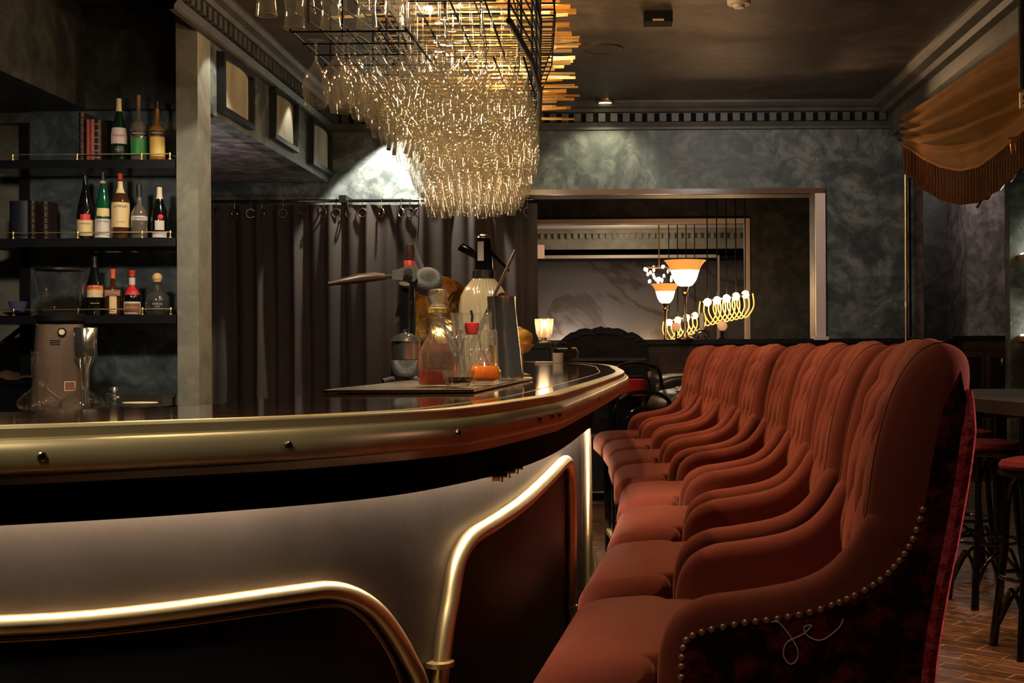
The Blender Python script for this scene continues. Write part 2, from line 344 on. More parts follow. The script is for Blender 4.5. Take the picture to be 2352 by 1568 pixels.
def tag(o, label, cat, group=None, kind=None):
    o['label'] = label; o['category'] = cat
    if group: o['group'] = group
    if kind: o['kind'] = kind
    return o
def thing(name, label, cat, loc=(0, 0, 0), rz=0, group=None):
    o = bpy.data.objects.new(name, None); COL.objects.link(o); o.location = loc; o.rotation_euler = (0, 0, rz); o.empty_display_size = .05
    return tag(o, label, cat, group)
def dup(o, parent=None):
    c = o.copy(); COL.objects.link(c)
    if parent is not None: c.parent = parent
    for k in ('label', 'group', 'category'):
        pass
    for ch in list(o.children): dup(ch, c)
    return c
def struct(mb, name, m, smooth=False, kind='structure', parent=None):
    o = mb.build(name, m, parent, smooth); o['kind'] = kind; return o
def interp(xs, ys, x):
    if x <= xs[0]: return ys[0]
    for i in range(len(xs)-1):
        if x <= xs[i+1]: t = (x-xs[i])/(xs[i+1]-xs[i]); return ys[i]*(1-t)+ys[i+1]*t
    return ys[-1]
def smoothpts(pts, n=6, closed=False):      # Catmull-Rom
    pts = [Vector(p) for p in pts]; m = len(pts); out = []
    rng = range(m) if closed else range(m-1)
    for i in rng:
        if closed: p0, p1, p2, p3 = pts[i-1], pts[i], pts[(i+1) % m], pts[(i+2) % m]
        else: p0, p1, p2, p3 = pts[max(i-1, 0)], pts[i], pts[i+1], pts[min(i+2, m-1)]
        for k in range(n):
            t = k/n; out.append(.5*((2*p1)+(-p0+p2)*t+(2*p0-5*p1+4*p2-p3)*t*t+(-p0+3*p1-3*p2+p3)*t**3))
    if not closed: out.append(pts[-1])
    return out
def text(body, size, m, parent, loc, rot=(pi/2, 0, 0), align='CENTER', ext=.0004, sx=1):
    cu = bpy.data.curves.new('lettering', 'FONT'); cu.body = body; cu.size = size; cu.align_x = align; cu.align_y = 'CENTER'; cu.extrude = ext
    tmp = bpy.data.objects.new('tmp', cu); COL.objects.link(tmp); bpy.context.view_layer.update(); me = bpy.data.meshes.new_from_object(tmp.evaluated_get(bpy.context.evaluated_depsgraph_get())); bpy.data.objects.remove(tmp)
    me.materials.clear(); me.materials.append(MATS[m]); o = bpy.data.objects.new('lettering', me); COL.objects.link(o); o.parent = parent; o.location = loc; o.rotation_euler = rot; o.scale = (sx, 1, 1)
    return o
# ================================================================ ROOM
D, H = 11.3, 3.33          # back wall distance, ceiling height
XL, XR = -2.42, 2.5        # bulkheads left and right
def wbox(name, m, *b, **k):
    mb = MB(); mb.box(*b); return struct(mb, name, m, **k)
wbox('floor', 'floor_wood', -5.2, 4.6, -2.5, 21, -.1, 0)
wbox('ceiling', 'ceiling_paint', -5.2, 4.6, -2.5, D+.3, H, H+.1)
# back wall with the wide opening
xo0, xo1 = at(1190, 600, D).x, at(1872, 600, D).x
zo0, zo1 = at(1500, 783, D).z, at(1500, 447, D).z
xe = at(2105, 600, D).x
mb = MB(); mb.box(-4.6, xo0, D, D+.3, 0, H); mb.box(xo1, xe, D, D+.3, 0, H); mb.box(xo0, xo1, D, D+.3, zo1, H)
struct(mb, 'wall_back', 'plaster_green')
mb = MB(); mb.box(xo0, xe, D-.02, D+.28, 0, zo0-.02); struct(mb, 'trim_1', 'dark_wood')       # wainscot below the opening
mb = MB(); mb.box(xo0, xe, D-.05, D+.3, zo0-.03, zo0+.012); struct(mb, 'trim_2', 'frame_black')
mb = MB(); mb.box(xo0, xe-.03, D-.055, D-.02, .72, .78)
for x0, x1 in ((.42, 1.0), (1.08, 1.62), (1.70, 2.3)):
    mb.box(x0, x1, D-.04, D-.02, .86, 1.14); mb.box(x0, x1, D-.04, D-.02, .2, .66)
struct(mb, 'trim_3', 'dark_wood')
# frame around the opening
w = .085; mb = MB()
mb.box(xo0, xo1+w, D-.04, D+.02, zo1-.0, zo1+.045); mat('trim_brown', (.13, .065, .045), .22); struct(mb, 'trim_4', 'trim_brown'); mat('trim_pink_lit', (.78, .60, .52), .35); mb = MB(); mb.box(xo1, xo1+w, D-.045, D+.02, zo0, zo1); mb.box(xo1-.02, xo1+w+.02, D-.07, D, zo0-.0, zo0+.03); struct(mb, 'trim_13', 'trim_pink_lit')  # pinkish upright made paler: light from the left put into its colour
# cornice: back wall, left bulkhead, right bulkhead
def cornice(name, prof, path, dent=None):
    mb = MB(); vs = []; n = len(prof)
    for (p, nv) in path:
        for (o_, z) in prof: vs.append((p[0]+nv[0]*o_, p[1]+nv[1]*o_, H-z))
    fs = [(i*n+k, i*n+k+1, (i+1)*n+k+1, (i+1)*n+k) for i in range(len(path)-1) for k in range(n-1)]
    mb.add(vs, fs)
    if dent:
        for (a, b, nv) in dent:
            a, b = Vector(a), Vector(b); L_ = (b-a).length; t = (b-a).normalized(); k = 0
            while k*.105 < L_:
                p = a+t*(k*.105+.03); q = Vector((nv[0], nv[1]))
                c = [(p.x+q.x*.05, p.y+q.y*.05), (p.x+q.x*.085, p.y+q.y*.085)]
                w_ = t*.06; z0, z1 = H-.165, H-.095
                P = [(c[0][0], c[0][1]), (c[1][0], c[1][1]), (c[1][0]+w_.x, c[1][1]+w_.y), (c[0][0]+w_.x, c[0][1]+w_.y)]
                mb.add([(x, y, z0) for x, y in P]+[(x, y, z1) for x, y in P], [(0,1,2,3),(4,5,6,7),(0,1,5,4),(1,2,6,5),(2,3,7,6),(3,0,4,7)]); k += 1
    o = struct(mb, name, 'cornice_paint')
    if dent:
        mb = MB()
        for (a, b, nv) in dent:
            a, b = Vector(a), Vector(b); q = Vector(nv)*.056; q2 = Vector(nv)*.059
            P = [a+q, b+q, b+q2, a+q2]; mb.slab([(p.x, p.y, H-.168) for p in P], (0, 0, .075))
        struct(mb, name, 'void_black')  # black band behind the dentils: shade of the gaps put into colour
    return o
PR = [(.0, .23), (.03, .225), (.03, .205), (.055, .17), (.055, .09), (.095, .085), (.11, .06), (.15, .045), (.17, .02), (.17, 0)]
cornice('trim_5', PR, [((XL, D), (0, -1)), ((XR, D), (0, -1))], [((XL+.1, D), (XR-.1, D), (0, -1))])
cornice('trim_6', PR, [((XL, D), (1, 0)), ((XL, 7.2), (1, 0))], [((XL, D-.1), (XL, 7.3), (1, 0))])
cornice('trim_7', [(a*1.5, b*1.25) for a, b in PR], [((XR, D), (-1, 0)), ((XR, -2.4), (-1, 0))])
# left bulkhead, column, soffit behind
zs = onX(600, 328, XL).z
mb = MB(); mb.box(XL-.12, XL, 7.95, D, zs, H); struct(mb, 'wall_left', 'plaster_green')
mb = MB(); mb.box(-4.6, XL-.12, 8.25, D, zs, zs+.1); struct(mb, 'ceiling_low', 'plaster_lilac')
xc0, xc1 = at(406, 500, 7.7).x, at(465, 500, 7.7).x
mb = MB(); mb.box(xc0, XL+.0, 7.7, 7.95, 0, H); struct(mb, 'column', 'plaster_column')
# shelf niche behind
YB = 8.1
xn = at(70, 500, YB).x
mb = MB(); mb.box(xn, xc0+.02, YB, YB+.12, 0, H); struct(mb, 'wall_niche', 'plaster_niche')
mb = MB(); mb.box(-5.0, xn, YB+.25, YB+.35, 0, H); struct(mb, 'wall_far_left', 'plaster_column')
mb = MB(); mb.box(xn-.06, xn, YB-.02, YB+.3, 0, 2.62); struct(mb, 'trim_8', 'frame_black')
xh = at(206, 250, YB).x; zh = at(206, 255, YB).z
mb = MB(); mb.box(xh-1.9, xh, 2.0, YB, zh, H); struct(mb, 'wall_upper_left', 'plaster_dark')
mb = MB(); mb.box(xh, xc0, YB-.06, YB, zh-.0, H); struct(mb, 'wall_upper_niche', 'plaster_dark')
mb = MB(); mb.box(-5.2, -5.1, -2.5, D+.3, 0, H); struct(mb, 'wall_side_left', 'plaster_dark')
# right side: bulkhead over the swag, recess, piers
mb = MB(); mb.box(XR, XR+.3, 6.0, D, 2.55+.45, H); mb.box(XR, XR+.3, -2.4, 6.0, 2.0+1.0, H); struct(mb, 'wall_right', 'plaster_dark')
x2220, x2320 = at(2221, 600, 11.9).x, at(2320, 600, 11.9).x
mb = MB(); mb.box(xe, 4.6, 12.6, 12.7, 0, H); struct(mb, 'wall_recess', 'plaster_dark')
mb = MB(); mb.box(xe+.0, xe+.06, D, 12.6, 0, H); struct(mb, 'wall_jamb', 'plaster_brown')
mb = MB(); mb.box(x2220, x2320+.6, 11.9, 12.6, 1.28, H); struct(mb, 'wall_pier', 'plaster_lilac')
xp = at(2320, 700, 9.6).x
mb = MB(); mb.box(xp, 4.6, 9.6, 9.72, 0, H); struct(mb, 'wall_pier_near', 'plaster_green')
mb = MB(); mb.box(4.5, 4.6, -2.5, 12.7, 0, H); struct(mb, 'wall_side_right', 'plaster_dark')
mb = MB(); mb.box(xe, 4.6, D, 12.7, H, H+.1); struct(mb, 'ceiling_recess', 'plaster_dark')
mb = MB(); mb.box(-5.2, 4.6, -2.6, -2.5, 0, H); struct(mb, 'wall_front', 'plaster_dark')
# room beyond the opening
Y2 = 14.2
a0, a1 = at(1180, 600, Y2).x, at(1711, 600, Y2).x; zb2 = at(1500, 514, Y2).z
mb = MB(); mb.box(a1, 2.6, Y2, Y2+.12, 0, 3.5); mb.box(-2.2, a1, Y2, Y2+.12, zb2, 3.5); mb.box(-2.2, a1, Y2, Y2+.12, 0, 1.2); struct(mb, 'wall_second', 'plaster_dark')
mb = MB(); mb.box(a0, a1, Y2-.05, Y2, zb2, zb2+.05); mb.box(a1, a1+.05, Y2-.05, Y2, 1.26, zb2+.05); struct(mb, 'trim_9', 'white_paint')
mb = MB(); mb.box(-2.3, 2.6, Y2-.1, Y2+.12, 1.2, 1.26); struct(mb, 'trim_10', 'frame_black')
mb = MB(); mb.box(-2.4, 2.66, D+.3, Y2, 3.5, 3.6); struct(mb, 'ceiling_second', 'void_black')
mb = MB(); mb.box(2.6, 2.65, D+.3, Y2+.12, 0, 3.5); mb.box(-2.4, -2.3, D+.3, 20, 0, 3.5); struct(mb, 'wall_second_side', 'plaster_dark')
Y3 = 18.0; z5 = at(1400, 588, Y3).z; zc3 = at(1400, 532, Y3).z
mb = MB(); mb.box(-2.4, 3.7, Y3, Y3+.1, z5, zc3+.05); plaster('plaster_tan', (.22, .20, .15), (.34, .31, .24), .6, 1.5, .95, 1.05); struct(mb, 'wall_third', 'plaster_tan')
mb = MB(); mb.box(-2.4, at(1646, 600, Y3).x, Y3-.04, Y3, z5-.03, z5+.012); mb.box(at(1646, 600, Y3).x, at(1652, 600, Y3).x, Y3-.04, Y3, .9, z5); struct(mb, 'trim_11', 'white_paint')
mb = MB(); mb.box(-2.4, 3.7, Y2+.12, Y3+.1, zc3+.02, zc3+.1); struct(mb, 'ceiling_third', 'white_paint')
mb = MB(); k = -2.2
while k < 3.2: mb.box(k, k+.045, Y3-.05, Y3, zc3-.10, zc3-.03); k += .09
mb.box(-2.3, 3.6, Y3-.09, Y3, zc3-.03, zc3+.02); struct(mb, 'trim_12', 'plaster_tan')
mb = MB(); mb.box(-2.4, 3.7, 19.0, 19.1, 0, 3.2); struct(mb, 'wall_mural', 'mural')
mb = MB(); mb.box(-2.4, 3.7, Y3, 19.1, 2.48, 2.58); struct(mb, 'ceiling_alcove', 'void_black')
mb = MB(); mb.box(3.0, 3.1, Y2+.12, 19, 0, 3.2); struct(mb, 'wall_third_side', 'plaster_brown')
lamp('cove_light', 'AREA', (-.2, 18.75, 1.0), 9, (1, .88, .76), .5, (-.2, 19, 1.5))
lamp('cove_light', 'POINT', (-.75, 18.8, 1.2), 9, (1, .8, .6), .1)
lamp('cove_light', 'POINT', (.62, 18.8, 1.15), 9, (1, .7, .4), .1)
lamp('room_light', 'POINT', (.2, 16.9, 2.55), 22, NEUT, .1)
lamp('room_light', 'POINT', (1.2, 13.2, 1.9), 5, WARM, .1)
# pictures on the left bulkhead
for i, (x0, x1, t0, t1, b0, b1, lab) in enumerate([(497, 569, 122, 168, 268, 287, 'nearest of the three square pictures on the left bulkhead, lower half spotlit'),
        (617, 672, 208, 232, 320, 348, 'middle square picture on the left bulkhead with light beside it'),
        (706, 751, 275, 300, 382, 398, 'square picture on the left bulkhead closest to the curtained corner')]):
    q = [onX(x0, t0, XL), onX(x1, t1, XL), onX(x1, b1, XL), onX(x0, b0, XL)]
    ya, yb = q[0].y, q[1].y; za = (q[0].z+q[1].z)/2; zb_ = (q[2].z+q[3].z)/2
    t = thing('framed_picture', lab, 'picture', (XL, (ya+yb)/2, zb_), 0, 'pictures on the bulkhead')
    hw = (yb-ya)/2; hh = za-zb_; fw = .035
    mb = MB(); mb.box(0, .05, -hw, -hw+fw, 0, hh); mb.box(0, .05, hw-fw, hw, 0, hh); mb.box(0, .05, -hw+fw, hw-fw, 0, fw); mb.box(0, .05, -hw+fw, hw-fw, hh-fw, hh)
    mb.build('frame', 'frame_black', t, False)
    mb = MB(); mb.grid(lambda u, v: (.012+.035*sin(pi*u)*1, (-hw+fw)+(2*hw-2*fw)*u, fw+(hh-2*fw)*v), 12, 2); mb.build('canvas', 'picture_canvas', t)
# ceiling fittings
def disc_fit(px, py, r, h, name, label, cat, m, glow=None, z=H):
    p = onZ(px, py, z-.0); t = thing(name, label, cat, (p.x, p.y, z-h))
    mb = MB(); mb.lathe([(r*.75, 0), (r*.8, 0), (r, h*.4), (r, h), ], seg=28); mb.build('rim', m, t)
    mb = MB(); mb.cyl((0, 0, h*.15), r*.76, h*.5, 24); mb.build('diffuser' if glow else 'grille', glow or m, t)
    return p
disc_fit(1390, 229, .075, .03, 'downlight', 'small lit round ceiling downlight above the opening in the back wall', 'ceiling light', 'brass_dark', 'downlight_glow')
disc_fit(1381, 112, .16, .012, 'ceiling_vent', 'flat round vent cover in the dark ceiling', 'vent', 'ceiling_paint')
p = onZ(1511, 30, H); t = thing('ceiling_box', 'small black box fixed under the ceiling with a pale underside edge', 'ceiling box', (p.x, p.y, H-.07))
mb = MB(); mb.box(-.09, .09, -.07, .07, 0, .07); mb.build('housing', 'black_metal', t, False)
mb = MB(); mb.box(-.035, .035, -.074, -.07, .004, .016); mb.build('light_strip', 'white_paint', t, False)
p = onZ(1697, -4, H); t = thing('smoke_detector', 'round cream smoke detector on the ceiling', 'smoke detector', (p.x, p.y, H-.06))
mb = MB(); mb.lathe([(0, .0), (.03, .0), (.036, .012), (.036, .02)], seg=24); mb.build('sensor_cap', 'white_plastic', t)
mb = MB(); mb.lathe([(0, .02), (.066, .02), (.072, .03), (.072, .055), (.06, .06)], seg=28); mb.build('base', 'white_plastic', t)
# ---------------------------------------------------------------- curtain on its rail
YC = 11.05; zr = at(800, 461, YC).z; zc = at(800, 470, YC).z
cx0, cx1 = at(455, 600, YC).x-1.0, at(1232, 600, YC).x
t = thing('stage_curtain', 'floor length dark brown pleated curtain across the back wall', 'curtain', (0, YC, 0))
def cur(u, v):
    x = cx0+(cx1-cx0)*u; ph = x*17+1.6*sin(x*2.3)+.5*sin(x*5.1)
    a = .045*(.35+.65*(1-v)**.5 if v < 1 else .35)*(1+.4*sin(x*3.1))
    y = a*sin(ph)+.015*sin(x*41)+.012*sin(v*7+x*3)
    return (x+.012*sin(ph*2), y, .02+(zc-.02)*v)
MB().grid(cur, 420, 14).build('cloth', 'curtain_cloth', t)
t2 = thing('curtain_rail', 'thin dark curtain rail above the brown curtain', 'curtain rail', (0, YC, zr))
MB().tube([(cx0, 0, 0), (cx1-.02, 0, 0)], .014, 10).build('rod', 'black_gloss', t2)
mb = MB(); xb = at(788, 450, YC).x; mb.box(xb-.03, xb+.03, -.03, .25, -.014, .045); mb.build('bracket', 'black_metal', t2, False)
mb = MB(); xb = at(1010, 450, YC).x; mb.box(at(966, 440, YC).x, at(1052, 440, YC).x, 0, .24, zr*0+.03, .07); mb.build('bracket', 'black_metal', t2, False)
ringmb = MB(); ringmb.tube([(.036*cos(a*pi/8), .0, -.105+.036*sin(a*pi/8)) for a in range(16)], .006, 6, True)
hook = MB(); hook.tube([(0, 0, -.07), (0, 0, -.0), (.0, .012, .02), (0, .02, .008)], .0035, 6)
r0 = None
for i, px in enumerate((492, 540, 577, 603, 651, 698, 745, 773, 800, 833, 877, 922, 942, 962, 1168, 1188, 1212)):
    p = at(px, 470, YC)
    if r0 is None:
        r0 = thing('curtain_ring', '', 'curtain ring', (p.x, YC-.02, zr), 0, 'rings along the curtain rail'); ringmb.build('ring', 'bolt_steel', r0); hook.build('hook', 'bolt_steel', r0); r = r0
    else: r = dup(r0); r.location = (p.x, YC-.02, zr)
    r.rotation_euler = (0, 0, random.uniform(-.9, .9)); r['label'] = 'metal curtain ring hanging by its hook from the rail'
# ---------------------------------------------------------------- shelves
def shelf(yt, label, x_left=-40):
    z = at(300, yt, 7.68).z; xl = at(x_left, 500, 7.68).x; xr = xc0-.005
    t = thing('wall_shelf', label, 'shelf', ((xl+xr)/2, 7.9, z-.05), 0, 'black bottle shelves'); ox, oz = (xl+xr)/2, z-.05
    MB().box(xl-ox, xr-ox, -.22, YB-.06-7.9, 0, .05).build('board', 'shelf_black', t, False)
    MB().tube([(xl-ox, -.20, .085), (xr-.04-ox, -.20, .085), (xr-.04-ox, .0, .085)], .0035, 6).build('rail', 'brass', t)
    for px in (30, 178, 326, 391):
        x = at(px, 500, 7.7).x-ox
        if x < xl-ox: continue
        mb = MB(); mb.lathe([(0, .048), (.011, .05), (.011, .055), (.005, .06), (.006, .075), (.009, .085), (.005, .094), (0, .097)], (x, -.20, 0), 10); mb.build('rail_post', 'brass', t)
    return z
zS = [shelf(366, 'highest black shelf holding three bottles and a few books'), shelf(546, 'middle black shelf holding five bottles'), shelf(723, 'lowest black shelf holding four liqueur bottles')]
def pxx(px, Y): return at(px, 600, Y).x
# book stacks
def book(x0, x1, ytop, z, m, label, name='book', band=None, Y=7.75, cat='book', gr='books on the bottle shelves'):
    xa, xb = pxx(x0, Y), pxx(x1, Y); h = at(x0, ytop, Y).z-z; w_ = xb-xa
    t = thing(name, label, cat, ((xa+xb)/2, Y, z), 0, gr)
    mb = MB(); mb.grid(lambda u, v: (-w_/2+w_*u, .006-.012*sin(pi*u), h*v), 8, 1); mb.box(-w_/2, -w_/2+.003, .006, .15, 0, h); mb.box(w_/2-.003, w_/2, .006, .15, 0, h); mb.build('cover', m, t)
    MB().box(-w_/2+.003, w_/2-.003, .008, .145, .003, h-.004).build('pages', 'cream', t, False)
    if band:
        for k in range(6):
            q = h*(.08+.16*k); MB().box(-w_/2, w_/2, -.008, .004, q, q+.006).build('gold_band', band, t, False)
mat('book_red', (.30, .05, .03), .6); mat('book_pink', (.32, .09, .08), .6); mat('book_dark', (.03, .012, .012), .5); mat('book_navy', (.012, .013, .03), .5)
book(182, 194, 258, zS[0], 'book_dark', 'tall dark bound book at the left end of the top shelf books', band='brass_dark')
book(198, 208, 274, zS[0], 'book_red', 'rust red book spine on the top shelf')
book(208, 218, 274, zS[0], 'book_pink', 'faded pink book spine next to the rust red one')
book(219, 233, 275, zS[0], 'book_dark', 'dark book with gold bands across its spine on the top shelf', band='brass')
book(235, 257, 277, zS[0], 'void_black', 'thick black book beside the first bottle on the top shelf', Y=7.85)
book(22, 66, 461, zS[1], 'book_navy', 'wide navy bound book on the middle shelf')
book(68, 80, 460, zS[1], 'book_dark', 'dark book with tarnished gold bands on the middle shelf', band='brass_dark')
book(96, 110, 462, zS[1], 'book_dark', 'dark gold banded book standing at the right of the middle shelf books', band='brass_dark')
# bottles
def gl(name, c, rough=.06, a=.25):
    m = mat(name, c, rough, 0, coat=.6); m.node_tree.nodes['Principled BSDF'].inputs['Transmission Weight'].default_value = a
gl('bottle_green', (.004, .03, .010)); gl('bottle_black', (.006, .006, .006), .08, 0); gl('bottle_teal', (.006, .10, .045)); gl('bottle_amber', (.40, .17, .03)); gl('bottle_brown', (.09, .03, .012)); gl('bottle_clear', (.30, .26, .2), .05, .6); gl('bottle_smoke', (.11, .10, .085), .06, .5)
for n_, c_ in (('label_cream', (.72, .52, .26)), ('label_white', (.62, .55, .50)), ('label_green', (.03, .26, .05)), ('label_yellow', (.75, .5, .12)), ('label_orange', (.8, .17, .04)), ('label_brown', (.25, .09, .05)), ('label_black', (.02, .018, .025)), ('foil_red', (.55, .03, .02)), ('foil_orange', (.75, .12, .04)), ('foil_cream', (.75, .58, .36)), ('seal_red', (.6, .02, .03)), ('cork', (.75, .45, .2)), ('foil_black', (.01, .01, .012)), ('ink_dark', (.03, .015, .01)), ('ink_red', (.6, .03, .04))):
    mat(n_, c_, .45)
SHAPES = {
 'wine': [(0, 0), (.46, 0), (.5, .02), (.5, .50), (.47, .58), (.30, .68), (.17, .76), (.15, .80), (.145, .97), (.17, .975), (.17, 1.0), (0, 1)],
 'slope': [(0, 0), (.46, 0), (.5, .02), (.5, .40), (.44, .52), (.28, .68), (.17, .80), (.15, .86), (.145, .98), (.17, .985), (.17, 1.0), (0, 1)],
 'square': [(0, 0), (.47, 0), (.5, .02), (.5, .50), (.48, .55), (.30, .60), (.14, .65), (.13, .95), (.16, .96), (.16, 1.0), (0, 1)],
 'round': [(0, 0), (.44, 0), (.5, .03), (.5, .38), (.46, .50), (.33, .58), (.18, .63), (.15, .68), (.15, .94), (.17, .95), (.17, 1.0), (0, 1)],
 'flask': [(0, 0), (.44, 0), (.5, .04), (.5, .36), (.44, .48), (.24, .56), (.17, .62), (.15, .70), (.15, .78), (.18, .78), (.18, .80), (0, .80)]}
def bottle(x0, x1, ytop, z, shape, m, label, cap, capspan, labs, words=(), Y=7.78, ball=None):
    xa, xb = pxx(x0, Y), pxx(x1, Y); R = (xb-xa)/2; h = at((x0+x1)/2, ytop, Y).z-z
    t = thing('liquor_bottle', label, 'bottle', ((xa+xb)/2, Y, z), math.atan(-(xa+xb)/2/Y), 'liquor bottles on the shelves'); P = SHAPES[shape]
    def rr(q):
        zz = [a[1] for a in P]; return interp(zz, [a[0] for a in P], q)*2*R
    MB().lathe([(r*2*R, q*h) for r, q in P], seg=24).build('glass_body', m, t)
    q0, q1 = capspan
    if ball: mb = MB(); mb.lathe([(rr(.79)*.9, .78*h), (rr(.79)*.9, .84*h)], seg=16); mb.ball((0, 0, .9*h), R*.42); mb.build('stopper', cap, t)
    else:
        zz = [q0+(q1-q0)*k/6 for k in range(7)]
        MB().lathe([(rr(min(q, .96))+.0012, q*h) for q in zz]+[(0, q1*h+.001)], seg=20).build('cap', cap, t)
    for nn, (a, b, w_, lm) in enumerate(labs):     # bottom, top, angular half width, material
        mb = MB(); e_ = .0012+.0007*nn
        mb.grid(lambda u, v: ((rr(a+(b-a)*v)+e_)*sin(-w_+2*w_*u), -(rr(a+(b-a)*v)+e_)*cos(-w_+2*w_*u), (a+(b-a)*v)*h), 12, 6); mb.build('label_paper', lm, t)
    for (s, q, sz, mm) in words: text(s, sz, mm, t, (0, -(rr(q)+.0042), q*h))
    return t
bottle(257, 293, 224, zS[0], 'slope', 'bottle_green', 'dark green bottle with cream neck foil and white label with red lettering', 'foil_cream', (.78, 1), [(.27, .52, 1.2, 'label_white'), (.13, .22, .7, 'label_black')], [('PERNOD', .39, .019, 'ink_red'), ('PERNOD', .175, .010, 'label_white')])
bottle(302, 338, 219, zS[0], 'square', 'bottle_clear', 'clear square bottle with dark cap and bright green label', 'label_brown', (.90, 1), [(.08, .34, 1.2, 'label_green'), (.38, .45, 1.2, 'label_black')], [('CHARTREUSE', .41, .012, 'label_cream')])
bottle(345, 381, 234, zS[0], 'square', 'bottle_amber', 'amber square bottle with black cap and yellow label', 'foil_black', (.88, 1), [(.08, .40, 1.0, 'label_yellow'), (.42, .50, 1.0, 'label_black')], [('CHARTREUSE', .46, .011, 'label_cream')])
bottle(178, 215, 402, zS[1], 'slope', 'bottle_black', 'near black bottle with cream label and round red seal', 'foil_black', (.90, 1), [(.0, .30, 1.25, 'label_cream'), (.29, .38, .6, 'seal_red')], [('ARMAGNAC', .24, .011, 'ink_dark')])
bottle(219, 256, 397, zS[1], 'slope', 'bottle_teal', 'green bottle with cream label and gold neck band', 'foil_black', (.90, 1), [(.02, .30, 1.25, 'label_white'), (.34, .46, .8, 'label_cream'), (.84, .88, 3.1, 'label_cream')], [('PORT CIDRE', .26, .013, 'ink_dark')])
bottle(257, 298, 395, zS[1], 'wine', 'bottle_brown', 'tall whiskey bottle with red cap and large pale yellow label', 'foil_red', (.88, 1), [(.17, .54, 1.25, 'label_cream'), (.68, .86, .9, 'label_cream')], [('JAMESON', .48, .018, 'ink_dark'), ('TRIPLE DISTILLED', .25, .006, 'ink_dark')])
bottle(302, 339, 425, zS[1], 'round', 'bottle_clear', 'short clear bottle with black cap and narrow white label', 'foil_black', (.78, 1), [(.34, .42, 1.3, 'label_white')], [('DRAMBUIE', .38, .012, 'ink_dark')])
tb = bottle(348, 386, 428, zS[1], 'slope', 'bottle_black', 'dark liqueur bottle with white cap, red wax seal and white labels', 'cream', (.76, 1), [(.16, .34, .55, 'label_white'), (.0, .12, .9, 'label_white')], [])
MB().ball((.005, -.055, .40*(at(365, 428, 7.78).z-zS[1])), .018, sc=(1, .4, 1)).build('wax_seal', 'seal_red', tb)
tb = bottle(197, 238, 587, zS[2], 'slope', 'bottle_black', 'tall black cream liqueur bottle with orange and landscape label', 'foil_black', (.80, 1), [(.42, .50, 1.1, 'label_orange'), (.30, .42, 1.0, 'label_cream')], [('BAILEYS', .46, .015, 'ink_dark'), ('IRISH CREAM', .2, .009, 'label_cream')])
tb = bottle(240, 278, 618, zS[2], 'square', 'bottle_brown', 'square brown bottle with orange cap and cream label below an orange ribbon', 'foil_orange', (.80, 1), [(.04, .50, .42, 'label_cream')], [])
mb = MB(); mb.box(-.045, .04, -.053, -.047, .115, .15); mb.build('ribbon', 'label_brown', tb, False); text('COINTREAU', .013, 'label_cream', tb, (0, -.056, .133), (pi/2, .12, 0))
tb = bottle(282, 324, 621, zS[2], 'round', 'bottle_black', 'round dark bottle with red cap, red ribbon and framed brown label', 'foil_red', (.86, 1), [(.02, .30, 1.0, 'label_white'), (.06, .26, .85, 'label_brown'), (.68, .84, 3.1, 'label_white'), (.45, .68, .8, 'seal_red')], [('GRAND MARNIER', .17, .009, 'label_cream')])
tb = bottle(334, 388, 628, zS[2], 'flask', 'bottle_smoke', 'squat tequila bottle with round cork ball stopper and black label', 'cork', (.8, 1), [(.03, .34, .62, 'label_black')], [('PATRON', .26, .014, 'label_white'), ('SILVER', .2, .008, 'label_white')], ball=True)
# cup and saucer at the left of the lowest shelf
p = at(36, 715, 7.72); t = thing('tea_cup', 'small blue patterned cup on its saucer on the lowest shelf', 'cup', (p.x, 7.75, zS[2])); mat('cup_blue', (.10, .10, .22), .25)
MB().lathe([(.0, .022), (.03, .022), (.045, .05), (.056, .085), (.053, .085), (.04, .05), (.02, .03), (0, .03)], seg=24).build('cup', 'cup_blue', t)
MB().lathe([(.0, .003), (.045, .0), (.085, .016), (.083, .02), (.04, .008), (0, .01)], seg=24).build('saucer', 'black_gloss', t)
# ---------------------------------------------------------------- back counter with grinder
ZK = at(90, 941, 7.3).z
t = thing('back_counter', 'dark back counter below the bottle shelves', 'counter', (-3.2, 7.6, 0))
MB().box(-1.4, .63, -.5, .48, ZK-.045, ZK).build('worktop', 'black_gloss', t, False); MB().box(-1.38, .62, -.46, .48, 0, ZK-.045).build('cabinet_body', 'void_black', t, False)
t = thing('steel_tray', 'shallow brushed steel tray standing behind the plate', 'tray', (0, 0, 0))
xa, xb = pxx(245, 7.72), pxx(402, 7.72); zt = at(300, 903, 7.72).z
mb = MB(); mb.box(xa, xb, 7.70, 7.715, ZK, zt); mb.box(xa, xa+.008, 7.5, 7.70, ZK, ZK+.03); mb.box(xb-.008, xb, 7.5, 7.70, ZK, zt-.02); mb.box(xa, xb, 7.5, 7.7, ZK, ZK+.006); mb.build('pan', 'steel_dark', t, False)
MB().tube([(xa, 7.70, zt), (xb, 7.70, zt)], .004, 6).build('rolled_edge', 'steel', t)
p = at(322, 925, 7.42); t = thing('small_plate', 'small cream oval plate on the back counter', 'plate', (p.x, 7.42, ZK)); t.scale = (1, .6, 1)
MB().lathe([(0, .006), (.05, .004), (.10, .03), (.098, .036), (.05, .012), (0, .012)], seg=28).build('dish', 'cream', t)
p = at(262, 930, 7.42); t = thing('coffee_tamper', 'polished metal coffee tamper standing on the counter', 'tamper', (p.x, 7.42, ZK))
MB().lathe([(0, 0), (.028, 0), (.03, .02), (.012, .03), (.01, .045), (.032, .06), (.034, .07), (.012, .08), (.011, .09), (.026, .105), (.022, .122), (0, .125)], seg=20).build('tamper_body', 'steel', t)
